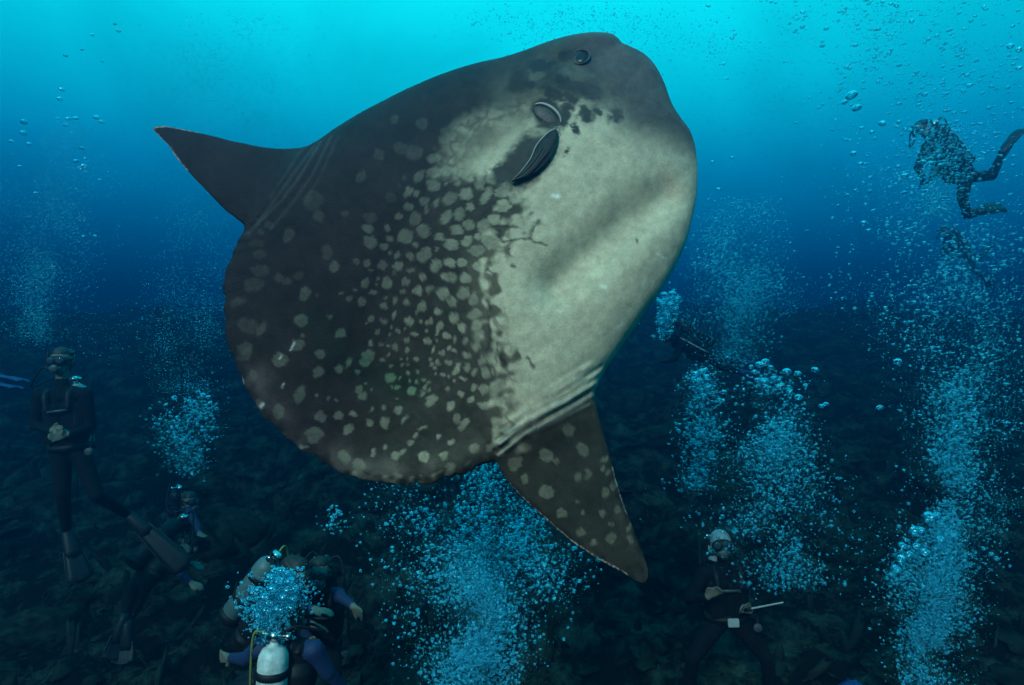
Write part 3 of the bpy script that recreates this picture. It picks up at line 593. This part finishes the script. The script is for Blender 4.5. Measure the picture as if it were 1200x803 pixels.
    # tank
    if tank_on:
        tb = pe.lerp(sh, .02) - fr * .215 - up * .03; L = .60; r = .092
        a = MB(); a.lathe(tb, up, [(0, r * .8), (.012, r), (L - .09, r), (L - .05, r * .94), (L - .02, r * .78), (L, r * .5), (L + .015, .025), (L + .03, .024)], 26); tk = sub(a, 'tank', tank)
        a = MB(); tp = tb + up * (L + .03); a.lathe(tp, up, [(0, .02), (.05, .02), (.055, .012)], 12); a.tube([tp + up * .03 - rt * .05, tp + up * .03 + rt * .07], .014, 8); a.lathe(tp + up * .03 + rt * .07, rt, [(0, .022), (.03, .024), (.034, .015)], 12); sub(a, 'valve', 'metal', tk)
        a = MB(); a.lathe(tp + up * .03 - fr * .03, fr, [(0, .03), (.06, .032), (.085, .02)], 14); sub(a, 'first_stage', 'metal', tk)
        for z in (.22, .44):
            a = MB(); a.lathe(tb + up * z, up, [(-.024, r + .001), (-.022, r + .006), (.022, r + .006), (.024, r + .001)], 26); sub(a, 'tank_band', 'rubber', tk)
        a = MB(); a.lathe(tb - up * .012, up, [(0, r * .9), (.005, r + .008), (.07, r + .008), (.072, r + .001)], 26); sub(a, 'tank_boot', 'rubber', tk)
        a = MB(); a.tube([tp + up * .03 + rt * .03, tp + up * .09 + rt * .13, sh + rt * .22 + up * .10 + fr * .05, hc + hr * .12 - hu * .06 + hf * .10, mo + hr * .045], .0095, 7, 6); sub(a, 'hose', 'rubber', rg)
        a = MB(); a.tube([tp + up * .03 - rt * .02, tp + up * .05 - rt * .12, sh - rt * .2 - fr * .06, waist - rt * .235 + fr * .03, pe - rt * .22 + fr * .10 - up * .03], .0085, 7, 6); gh = sub(a, 'gauge_hose', hose, root)
        a = MB(); a.lathe(pe - rt * .22 + fr * .095 - up * .03, fr, [(0, .03), (.004, .036), (.025, .036), (.03, .028)], 16); sub(a, 'gauge', 'grey', gh)
    # fins
    for sd in ('l', 'r'):
        a0 = P['a' + sd]; d = (P['f' + sd] - a0); L = d.length; d.normalize()
        sh_d = (P['a' + sd] - P['k' + sd]).normalized(); wv = d.cross(sh_d); wv = wv.normalized() if wv.length > .25 else (rt - d * rt.dot(d)).normalized()
        nv = wv.cross(d).normalized()
        a = MB(); rs = []
        for z, wa, ha in ((-.03, .040, .048), (.03, .054, .056), (.12, .060, .05), (.20, .064, .034), (.25, .055, .018)): rs.append((a0 + d * z, wv * wa, nv * ha))
        a.rings(rs, 16); fo = sub(a, 'fin', fin)
        a = MB(); v = []; f = []; N = 9
        for i in range(N + 1):
            t_ = i / N; z = .17 + (L - .17) * t_; wd_ = .062 + .048 * t_ ** .8; bend = .05 * t_ * t_
            if i == N: wd_ *= .82
            for u in (-1, -.5, 0, .5, 1): v.append(a0 + d * (z - (.035 * u * u if i == N else 0)) + wv * wd_ * u + nv * (bend + .010 * math.cos(u * 6.3)))
        for i in range(N):
            for j in range(4): f.append([i * 5 + j, i * 5 + j + 1, i * 5 + j + 6, i * 5 + j + 5])
        a.add(v, f); bl = sub(a, 'blade', fin, fo); so = bl.modifiers.new('thickness', 'SOLIDIFY'); so.thickness = .008; so.offset = 0
        for u in (0, 4):
            a = MB(); a.tube([v[i * 5 + u] for i in range(N)], lambda t: .011 * (1 - .6 * t), 6, 2); sub(a, 'rib', fin, fo)
        a = MB(); a.tube([a0 - d * .035 + wv * .045 * math.cos(q) * 1.05 - d * .02 * math.sin(q) - sh_d * .03 for q in np.linspace(0, math.pi, 8)], .008, 6, 2); sub(a, 'fin_strap', 'rubber', fo)
    return root

CAMW = Vector((0, -1, 0))
# upright diver on the left
diver({'head': (73,424), 'neck': (73,446), 'sl': (100,462,-.02), 'sr': (47,463,.02), 'el': (107,500,.02), 'er': (41,499,.02), 'wl': (84,508,-.20), 'wr': (60,505,-.20), 'hl': (66,512,-.24), 'hr': (80,503,-.25),
       'pelvis': (82,527,.0), 'kl': (113,580,-.05), 'kr': (74,578,-.05), 'al': (152,604,.25), 'ar': (78,624,.10), 'fl': (216,668,.20), 'fr': (97,680,-.05)},
      'diver in black wetsuit hanging upright with hands clasped at the waist', None, 5.6, face=(0.16, -1, -.05), hair='hair', front=(0.1, -1, 0))
# pale-hooded diver standing on the reef at the right
diver({'head': (845,638), 'neck': (848,656), 'sl': (876,671,0), 'sr': (826,671,0), 'el': (897,702,.0), 'er': (808,702,.0), 'wl': (880,716,-.22), 'wr': (828,700,-.26), 'hl': (868,713,-.28), 'hr': (841,692,-.32),
       'pelvis': (852,725,0), 'kl': (897,770,-.05), 'kr': (812,772,-.05), 'al': (912,838,.12), 'ar': (800,842,.1), 'fl': (935,862,-.35), 'fr': (782,868,-.35)},
      'diver in black wetsuit and pale hood standing astride on the reef', None, 5.2, face=(-.25, -1, .1), hood='hood', front=(-.1, -1, .05), buckle=True, hand='skin', mask='rubber')
# three divers huddled below the tail
diver({'head': (340,728,.14), 'neck': (338,742,.10), 'sl': (304,760,0), 'sr': (368,762,0), 'el': (288,772,.1), 'er': (384,788,.05), 'wl': (272,771,.25), 'wr': (402,806,.15), 'hl': (250,769,.35), 'hr': (416,812,.2),
       'pelvis': (332,850,.05), 'kl': (316,905,.25), 'kr': (350,905,.25), 'al': (318,882,.7), 'ar': (352,882,.7), 'fl': (316,872,1.2), 'fr': (356,872,1.2)},
      'diver seen from behind with bright pale tank and arms spread wide', 'divers huddled below the fish', 3.9, face=(.1, 1, -.1), front=(0.05, 1, 0), arm='blue', tank='tank', hose='yellow', hair='hair', voxel=.009)
diver({'head': (347,672,-.05), 'neck': (338,684,-.02), 'sl': (318,690,.14), 'sr': (345,700,-.10), 'el': (340,716,.2), 'er': (350,714,-.22), 'wl': (362,731,.0), 'wr': (366,714,-.28), 'hl': (384,737,.0), 'hr': (388,717,-.30),
       'pelvis': (295,742,.05), 'kl': (330,762,.1), 'kr': (335,770,-.1), 'al': (300,790,.2), 'ar': (302,798,.05), 'fl': (250,810,.35), 'fr': (258,815,.1)},
      'diver leaning forward with dull grey tank slanting on the back', 'divers huddled below the fish', 4.75, face=(.8, -.1, -.25), front=(.75, -.1, -.5), arm='blue', tank='tankgrey', hose='yellow', voxel=.010)
diver({'head': (374,672,0), 'neck': (374,688,.02), 'sl': (396,697,.05), 'sr': (355,700,.05), 'el': (400,700,-.1), 'er': (352,736,-.02), 'wl': (412,709,-.2), 'wr': (364,750,-.2), 'hl': (430,725,-.3), 'hr': (382,757,-.3),
       'pelvis': (376,752,.15), 'kl': (392,790,-.1), 'kr': (362,795,-.1), 'al': (392,802,.3), 'ar': (362,806,.3), 'fl': (396,812,.75), 'fr': (358,816,.75)},
      'diver at the back of the huddle reaching one blue-sleeved arm out', 'divers huddled below the fish', 5.0, face=(.15, -1, .1), front=(0.05, -1, 0), arm='blue', mask='grey', tank='fin', voxel=.011)
# crouching diver and prone diver on the slope at the left
diver({'head': (222,588,-.05), 'neck': (216,596,0), 'sl': (222,601,-.18), 'sr': (203,597,.16), 'el': (232,618,-.25), 'er': (194,606,.1), 'wl': (233,624,-.3), 'wr': (198,620,-.1), 'hl': (238,628,-.35), 'hr': (210,624,-.2),
       'pelvis': (208,630,.1), 'kl': (230,634,-.2), 'kr': (226,640,.15), 'al': (214,652,.1), 'ar': (212,654,.35), 'fl': (188,655,.3), 'fr': (186,657,.55)},
      'small blue-shouldered diver crouching on the dark reef slope', None, 7.9, face=(.9, -.5, -.1), front=(.8, -.5, -.3), arm='blue', tank='fin', voxel=.015)
diver({'head': (214,640,.25), 'neck': (206,644,.18), 'sl': (198,640,.28), 'sr': (205,655,.05), 'el': (208,652,.3), 'er': (212,672,.0), 'wl': (222,660,.3), 'wr': (222,682,.05), 'hl': (232,664,.3), 'hr': (232,686,.05),
       'pelvis': (172,676,-.1), 'kl': (152,694,-.35), 'kr': (160,706,-.3), 'al': (146,722,-.45), 'ar': (150,730,-.45), 'fl': (132,772,-.55), 'fr': (146,778,-.55)},
      'dark prone diver trailing black fins over the reef', None, 6.5, face=(.8, .5, -.1), front=(.35, .2, -.9), arm='blue', tank='fin', hose='yellow', voxel=.014)
# diver high on the right, screened by bubbles
diver({'head': (1083,151,-.1), 'neck': (1090,163,-.05), 'sl': (1086,174,-.16), 'sr': (1104,165,.14), 'el': (1076,196,-.25), 'er': (1098,192,.1), 'wl': (1082,208,-.4), 'wr': (1092,208,-.1), 'hl': (1080,218,-.45), 'hr': (1086,216,-.15),
       'pelvis': (1122,203,.05), 'kl': (1128,232,-.1), 'kr': (1162,206,.1), 'al': (1134,252,.2), 'ar': (1174,181,.15), 'fl': (1178,238,.25), 'fr': (1195,148,.15)},
      'diver swimming high in the blue, half hidden by rising bubbles', None, 7.4, face=(-.7, -.5, .2), front=(-.62, -.2, -.75), tank='fin', hand='suit', hood='rubber', voxel=.014)
diver({'head': (1106,270,0), 'neck': (1111,276,0), 'sl': (1108,284,-.15), 'sr': (1115,276,.15), 'el': (1106,298,-.2), 'er': (1112,296,.1), 'wl': (1112,304,-.3), 'wr': (1112,304,0), 'hl': (1116,310,-.35), 'hr': (1112,310,-.05),
       'pelvis': (1130,298,.05), 'kl': (1140,316,0), 'kr': (1148,302,.1), 'al': (1148,322,.2), 'ar': (1156,293,.3), 'fl': (1164,336,.35), 'fr': (1170,282,.5)},
      'faint far diver sinking behind the wide bubble curtain', None, 15.0, face=(-.7, -.5, .2), front=(-.62, -.2, -.75), tank='fin', hand='suit', hood='rubber', voxel=.018)
# diver behind the sunfish's belly
diver({'head': (784,392,-.05), 'neck': (793,396,0), 'sl': (796,406,-.2), 'sr': (800,392,.15), 'el': (792,420,-.35), 'er': (790,404,.0), 'wl': (780,424,-.5), 'wr': (794,396,-.45), 'hl': (772,424,-.55), 'hr': (800,397,-.5),
       'pelvis': (825,416,.05), 'kl': (846,430,-.1), 'kr': (848,420,.15), 'al': (866,436,.0), 'ar': (868,425,.2), 'fl': (892,444,.0), 'fr': (896,428,.2)},
      'far diver in black with blue fins holding a pale pointer', None, 9.0, face=(-.9, -.3, 0), front=(-.3, -.2, -.95), fin='finblue', tank='fin', hand='suit', hood='rubber', voxel=.016)
# far diver, fins up
diver({'head': (226,418,0), 'neck': (221,412,0), 'sl': (224,404,-.15), 'sr': (217,412,.15), 'el': (230,414,-.2), 'er': (220,424,.1), 'wl': (236,422,-.25), 'wr': (228,430,0), 'hl': (240,426,-.3), 'hr': (233,433,0),
       'pelvis': (208,396,.05), 'kl': (203,383,0), 'kr': (200,388,.1), 'al': (199,370,.1), 'ar': (195,378,.2), 'fl': (188,356,.2), 'fr': (184,362,.3)},
      'tiny faint diver upended far off with fins pointing up', None, 14.5, face=(.6, 0, -.8), front=(.5, -.2, -.6), tank='fin', hand='suit', hood='rubber', voxel=.02)
# divers mostly out of the picture
diver({'head': (-165,440,.1), 'neck': (-148,440,.1), 'sl': (-138,450,-.1), 'sr': (-138,436,.25), 'el': (-150,472,-.1), 'er': (-150,460,.25), 'wl': (-172,478,-.1), 'wr': (-172,466,.2), 'hl': (-186,478,-.1), 'hr': (-186,466,.2),
       'pelvis': (-92,444,.05), 'kl': (-58,454,-.1), 'kr': (-56,446,.15), 'al': (-24,452,-.1), 'ar': (-22,440,.15), 'fl': (26,450,-.1), 'fr': (34,442,.1)},
      'diver off beside the upright diver, only bright blue fin tips showing', None, 6.4, face=(-1, 0, 0), front=(-.1, -.1, -1), fin='finblue', voxel=.016)
diver({'head': (760,1010,.2), 'neck': (778,1000,.2), 'sl': (795,1005,.35), 'sr': (790,985,.0), 'el': (770,1040,.3), 'er': (765,1020,.0), 'wl': (745,1050,.2), 'wr': (742,1030,.0), 'hl': (728,1052,.2), 'hr': (726,1030,.0),
       'pelvis': (850,950,.1), 'kl': (900,822,.25), 'kr': (906,814,.0), 'al': (932,866,.25), 'ar': (936,856,.0), 'fl': (990,820,.25), 'fr': (1004,795,.0)},
      'diver low at the reef edge, only blue-edged fin tip showing', None, 4.1, face=(-1, 0, -.3), front=(-.2, .2, -1), fin='finblue', voxel=.016)
# things in hands
def stick(p0, p1, r, m, label, name='pointer_stick'):
    a = MB(); c = (p0 + p1) / 2; a.tube([p0 - c, (p1 - p0) * .45 + p0 - c, p1 - c], lambda t: r * (1 - .4 * t), 8, 4); o = a.build(name, M[m]); o.location = c
    g_ = MB(); g_.tube([p0 - c - (p1 - p0) * .004, p0 - c + (p1 - p0) * .2], r * 1.5, 8); g_.build('grip', M['rubber'], o)
    return tag(o, label, 'stick')
stick(at(788, 391, 8.45), at(829, 413, 8.5), .014, 'white', 'pale pointer stick held by the far diver with blue fins')
stick(at(872, 715, 4.93), at(918, 706, 4.75), .009, 'white', 'white pointer stick at the hip of the pale-hooded diver')

# ------------------------------------------------------------------ bubbles
mbub = bpy.data.materials.new('air_bubble'); mbub.use_nodes = True; t = mbub.node_tree; t.nodes.clear()
o_ = t.nodes.new('ShaderNodeOutputMaterial'); mx = t.nodes.new('ShaderNodeMixShader'); tr = t.nodes.new('ShaderNodeBsdfTransparent'); gs = t.nodes.new('ShaderNodeBsdfGlossy')
lw = t.nodes.new('ShaderNodeLayerWeight'); lw.inputs[0].default_value = .5; mp = t.nodes.new('ShaderNodeMapRange'); mp.inputs[1].default_value = .08; mp.inputs[2].default_value = .60; mp.inputs[3].default_value = .10; mp.inputs[4].default_value = .92
gs.inputs['Roughness'].default_value = .22; gs.inputs['Color'].default_value = (.26, .84, 1.0, 1)
t.links.new(lw.outputs['Facing'], mp.inputs[0]); t.links.new(mp.outputs[0], mx.inputs[0]); t.links.new(tr.outputs[0], mx.inputs[1]); t.links.new(gs.outputs[0], mx.inputs[2]); t.links.new(mx.outputs[0], o_.inputs[0])
def plume(label, path, n, r0, r1, seed, dep_sd=None, pw=2.2):
    """path: (x, y, half width, depth, weight); bubbles are scattered along it"""
    rs = np.random.RandomState(seed); path = np.array(path, float)
    seg = np.hypot(np.diff(path[:, 0]), np.diff(path[:, 1])); w = seg * (path[:-1, 4] + path[1:, 4]) / 2; w /= w.sum()
    i = rs.choice(len(w), n, p=w); t_ = rs.rand(n)
    q = path[i] * (1 - t_)[:, None] + path[i + 1] * t_[:, None]
    g1 = rs.randn(n) * .46; g2 = np.clip(rs.randn(n), -2.5, 2.5) * .5
    g1 = np.where(abs(g1) > 1.3, g1 * rs.rand(n), g1); q[:, 0] += q[:, 2] * .28 * np.array([noise.noise(Vector((0, b * .022, seed * 3.3))) for b in q[:, 1]])
    # clumps, so that the column is ragged
    cl = np.array([noise.noise(Vector((a * .02, b * .02, seed))) for a, b in zip(q[:, 0] + g1 * q[:, 2], q[:, 1])])
    keep = rs.rand(n) < np.clip(.62 + 1.15 * cl, .12, 1)
    q, g1, g2 = q[keep], g1[keep], g2[keep]; n = len(q)
    x = q[:, 0] + g1 * q[:, 2]; y = q[:, 1] + rs.randn(n) * 6
    d = q[:, 3] + g2 * (q[:, 2] / F * q[:, 3] if dep_sd is None else dep_sd)
    rp = r0 + (r1 - r0) * rs.rand(n) ** pw * (.3 + .7 * rs.rand(n)); r = rp * d / F
    pos = d[:, None] * (FW[None] + RT[None] * ((x - 600) / F)[:, None] - UP[None] * ((y - 401.5) / F)[:, None])
    vv = []; ff = []; k0 = 0
    for sub, sel in ((1, rp < 1.5), (2, rp >= 1.5)):
        iv, jf = ICO[sub]; I = np.where(sel)[0]
        if not len(I): continue
        sc = np.column_stack([r[I] * rs.uniform(.8, 1.25, len(I)), r[I] * rs.uniform(.8, 1.25, len(I)), r[I] * rs.uniform(.55, 1.0, len(I))])
        vv.append((iv[None] * sc[:, None, :] + pos[I][:, None, :]).reshape(-1, 3)); ff.append((jf[None] + (np.arange(len(I)) * len(iv))[:, None, None] + k0).reshape(-1, 3)); k0 += len(I) * len(iv)
    c = pos.mean(0); o = obj('bubble_plume', big_mesh('bubble_plume', np.vstack(vv) - c, np.vstack(ff), mbub), None, c)
    tag(o, label, 'bubbles'); o['kind'] = 'stuff'; return o
plume('dense plume of fine bubbles rising beneath the fish between its fins', [(552,830,75,3.7,1),(556,740,80,3.7,1.3),(560,690,105,3.7,1.4),(566,630,125,3.75,1.1),(560,580,125,3.8,.9),(545,545,90,3.8,.6)], 34000, .38, 3.2, 1, None, 5.0)
plume('milky dense core of the bubble plume beneath the fish', [(556,830,38,3.75,1),(558,740,36,3.75,1.2),(560,680,42,3.75,1.2),(566,620,36,3.75,.7)], 15000, .35, 1.2, 21)
plume('loose sprinkle of bubbles drifting beside the lower fin', [(630,700,40,3.4,.5),(635,640,45,3.4,1),(625,600,45,3.4,1)], 420, .9, 3.0, 2)
plume('thick bright bubble burst rising from the reef, highest column of all', [(1088,815,42,4.0,.8),(1086,740,58,4.0,1.5),(1092,660,75,4.0,1.6),(1112,600,60,4.05,1.1),(1122,520,58,4.1,1.2),(1122,430,72,4.2,1.2),(1112,330,130,4.4,1.0),(1105,220,140,4.6,1.1),(1080,120,160,4.8,.8),(1040,-10,190,5.0,.6)], 48000, .38, 2.9, 3, .22, 5.0)
plume('milky dense core of the thick bubble burst rising from the reef', [(1086,760,26,4.05,.8),(1086,700,40,4.05,1.3),(1090,650,44,4.05,1.5),(1100,615,30,4.05,.8)], 7000, .45, 1.4, 22)
plume('fine bubble veil drifting right in front of the high diver', [(1090,250,45,5.0,.8),(1105,200,50,5.0,1),(1100,150,50,5.0,.8)], 3200, .5, 1.7, 23)
plume('curtain of fine scattered bubbles drifting at the edge of the reef', [(1165,640,60,4.6,.6),(1165,520,70,4.6,1),(1160,420,80,4.6,1),(1150,300,90,4.7,.9)], 3400, .5, 1.8, 4)
plume('ragged bubble column with large domed caps above the pale-hooded diver', [(918,690,60,4.9,.5),(920,630,95,4.9,1),(920,570,75,4.9,1.2),(912,500,52,4.9,1.2),(905,440,45,4.9,.9)], 16000, .38, 3.0, 5, None, 5.0)
plume('slim bubble column rising beside the ragged one with domed caps', [(812,575,30,5.3,.5),(820,520,32,5.3,1),(826,460,34,5.3,1.2),(822,436,20,5.3,.8)], 3000, .5, 3.0, 6, None, 3.5)
plume('tall pale bubble cloud behind the belly of the fish', [(855,425,50,7.6,.5),(862,370,60,7.6,1),(862,320,62,7.6,1.3),(868,270,55,7.6,1),(872,235,40,7.6,.5)], 20000, .38, 2.2, 7, None, 5.0)
plume('small knotted bubble puff beside the belly of the fish', [(776,392,10,8.2,.5),(783,370,14,8.2,1),(787,348,16,8.2,1.3)], 260, 1.6, 4.6, 8)
plume('bright bubble puff above the crouching diver', [(222,552,28,6.4,.4),(220,510,42,6.4,1.2),(220,470,40,6.4,1.2)], 3800, .45, 3.0, 9, None, 3.6)
plume('thin bubble trail climbing past the dorsal fin', [(222,460,40,6.6,.9),(220,390,50,6.8,.9),(235,310,70,7,.7),(245,240,90,7.2,.6),(260,140,110,7.4,.6),(270,20,130,7.6,.5)], 13000, .4, 1.1, 10)
plume('hazy column of fine bubbles above the upright diver', [(60,400,40,7.2,.6),(45,350,50,7.2,1),(48,290,70,7.4,1),(60,220,80,7.6,.7),(70,150,80,7.6,.3)], 14000, .4, 1.1, 11)
plume('churning bubble cloud over the huddled divers', [(318,748,20,3.85,.9),(320,715,42,3.85,1.2),(322,690,48,3.85,1.3),(330,672,28,3.85,.8)], 3200, .8, 3.6, 12, .07, 1.8)
plume('little group of bubbles under the tail of the fish', [(398,622,22,4.2,1),(392,596,22,4.2,1)], 60, 1.0, 3.2, 13)
plume('fine dark speckle of bubbles near the surface above the head', [(600,50,70,5.2,.8),(670,10,150,5.4,1),(830,60,130,5.4,.6),(900,170,110,5.6,.5)], 1900, .5, 1.5, 14)
rs_ = np.random.RandomState(77)
plume('tiny drifting specks spread through the open water', [(-20,420,420,6.0,.7),(300,380,800,6.0,.7),(900,330,800,6.5,1),(1220,360,500,6.5,1)], 6500, .35, 1.2, 15, 1.6)
# single bubbles
bm_ = []
for k in range(4):
    iv, jf = ICO[3]; q = np.array([v * (1 + .10 * noise.noise(Vector(v) * 1.3 + Vector((k * 3, 0, 0)))) for v in iv]); q[:, 2] = np.where(q[:, 2] < 0, q[:, 2] * (.45 + .12 * k), q[:, 2] * .8); bm_.append(big_mesh('air_bubble', q, jf, mbub))
def bub(x, y, d, rp, label, group):
    o = obj('air_bubble', bm_[rnd.randrange(4)], None, at(x, y, d)); r = rp * d / F; o.scale = (r * rnd.uniform(.75, .95), r * rnd.uniform(.75, .95), r * rnd.uniform(.8, 1.0)); o.rotation_euler = (rnd.uniform(-.3, .3), rnd.uniform(-.3, .3), rnd.uniform(0, 6))
    tag(o, label, 'bubble', group)
for x, y, r in [(135,28,2.6),(139,36,2.6),(108,41,2.6),(77,65,3),(72,105,3.6),(70,116,3.6),(80,139,3.2),(89,139,3.6),(77,147,3),(113,138,4.4),(119,143,3.6),(28,143,4),(27,156,3.6),(13,166,3),(34,169,3),(96,174,3.4),(89,189,3.2),(98,195,3.6),(93,197,2.8),(117,211,2.6),(42,227,3),(111,277,2.6),(98,277,2.2),(23,195,2.2),(100,186,2),(68,139,2.2),(84,156,2.2),(96,58,2),(120,72,2)]:
    bub(x, y, 4.4, r, 'small round bubble in the scattered group above the upright diver', 'scattered bubbles above the upright diver')
for x, y, r in [(998,112,8),(1004,127,6),(1034,145,5),(1000,180,4),(1008,192,3.6),(1022,155,3),(990,120,4),(1060,206,4),(1082,190,4),(1090,192,4.5),(1102,194,3.5),(1012,262,4.5),(1184,54,4.4),(1194,58,4.2),(1194,80,3.4),(1136,100,3.4),(1098,42,2.6),(1010,150,2.6),(1060,226,3.4),(1018,270,3)]:
    bub(x, y, 4.0, r, 'flattened bubble wobbling upward beside the diver high in the blue', 'larger bubbles beside the high diver')
for x, y, r in [(830,7,3),(858,44,3.4),(862,40,2.4),(848,75,2.6),(852,92,2.2),(835,190,2.6),(858,185,2.6),(842,222,3)]:
    bub(x, y, 4.2, r, 'lone small bubble in the open water off the fish\'s forehead', 'lone bubbles off the forehead')
for x, y, r in [(890,428,6),(897,425,6.5),(884,436,4.5),(903,431,4),(922,436,6),(935,438,5),(896,448,7),(915,453,6),(925,460,5),(936,466,6),(955,434,5.5),(963,476,4),(888,446,5),(906,444,5),(968,474,4),(944,452,4),(880,430,3.4)]:
    bub(x, y, 4.7, r, 'large domed bubble capping the ragged column above the pale-hooded diver', 'domed bubbles capping the ragged column')
for x, y, r in [(815,438,5),(823,435,5),(828,442,4.5),(818,447,5),(830,455,5),(848,460,4.5),(845,470,4),(824,464,5),(812,570,3.6),(815,560,3)]:
    bub(x, y, 5.1, r, 'domed bubble capping the slim column beside the ragged one', 'domed bubbles of the slim column')
for x, y, r in [(778,346,5.5),(788,345,6),(794,350,5),(776,356,5.5),(786,358,6),(792,362,5),(782,370,5),(776,380,4),(773,390,3.4)]:
    bub(x, y, 8.0, r, 'round bubble knotted in the small puff beside the fish\'s belly', 'bubbles of the knotted puff')
for x, y, r in [(204,467,4.5),(232,460,3.4),(238,464,5),(244,466,4),(246,472,3.4),(216,478,3),(235,490,4.2),(235,528,3.6),(244,528,3.4),(199,484,2.6),(205,496,2.6),(187,472,2.2),(222,470,3.5)]:
    bub(x, y, 6.1, r, 'bright bubble at the rim of the puff above the crouching diver', 'bubbles of the puff above the crouching diver')
for x, y, r in [(1052,424,6),(1031,478,5),(1058,640,6),(1072,622,7),(1090,606,9),(1098,604,6),(1080,622,6),(1050,668,8),(1056,655,7),(1045,674,5),(1066,650,6),(1084,648,7),(1102,632,6),(1074,640,6),(1118,628,5),(1162,650,4),(1168,655,4)]:
    bub(x, y, 3.8, r, 'silvery bubble at the top of the thick burst rising from the reef', 'bubbles atop the thick burst')
for x, y, r in [(322,670,7),(330,669,6.5),(316,676,6),(340,682,9),(346,690,7),(297,695,7),(303,692,6.5),(292,702,5),(310,700,7),(320,690,7),(332,700,8),(344,702,6),(302,722,6),(312,716,7),(326,714,8),(300,735,5.5),(310,742,5),(338,692,8),(326,682,8),(336,672,5),(315,707,6),(340,712,6),(334,706,6),(318,728,6)]:
    bub(x, y, 3.76, r, 'plump bubble churning over the huddled divers', 'bubbles over the huddled divers')
for x, y, r in [(396,600,3.6),(385,598,3),(393,606,3),(388,615,3.2),(400,603,2.6),(418,640,2),(422,636,2)]:
    bub(x, y, 4.1, r, 'sparkling bubble in the little group under the fish\'s tail', 'bubbles in the group under the tail')
for k in range(40):
    bub(rnd.uniform(490, 680), rnd.uniform(570, 760), rnd.uniform(3.3, 3.6), rnd.uniform(2.0, 4.0), 'bigger bubble bright among the fine plume beneath the fish', 'bigger bubbles in the plume beneath the fish')

# ------------------------------------------------------------------ the water as haze
hb = MB(); hb.box((0, 19.3, -1.0), (60, 0, 0), (0, 19.9, 0), (0, 0, 6.6)); 
hz = hb.build('haze', None, None, smooth=False); hz['kind'] = 'stuff'; hz['label'] = 'clear blue sea water filling the whole scene'
mh = bpy.data.materials.new('sea_water'); mh.use_nodes = True; t = mh.node_tree; t.nodes.clear()
o_ = t.nodes.new('ShaderNodeOutputMaterial'); pv = t.nodes.new('ShaderNodeVolumePrincipled')
pv.inputs['Color'].default_value = (.001, .088, .21, 1); pv.inputs['Absorption Color'].default_value = (.0, .12, .25, 1); pv.inputs['Density'].default_value = .13; pv.inputs['Anisotropy'].default_value = .75
t.links.new(pv.outputs[0], o_.inputs['Volume']); hz.data.materials.append(mh)
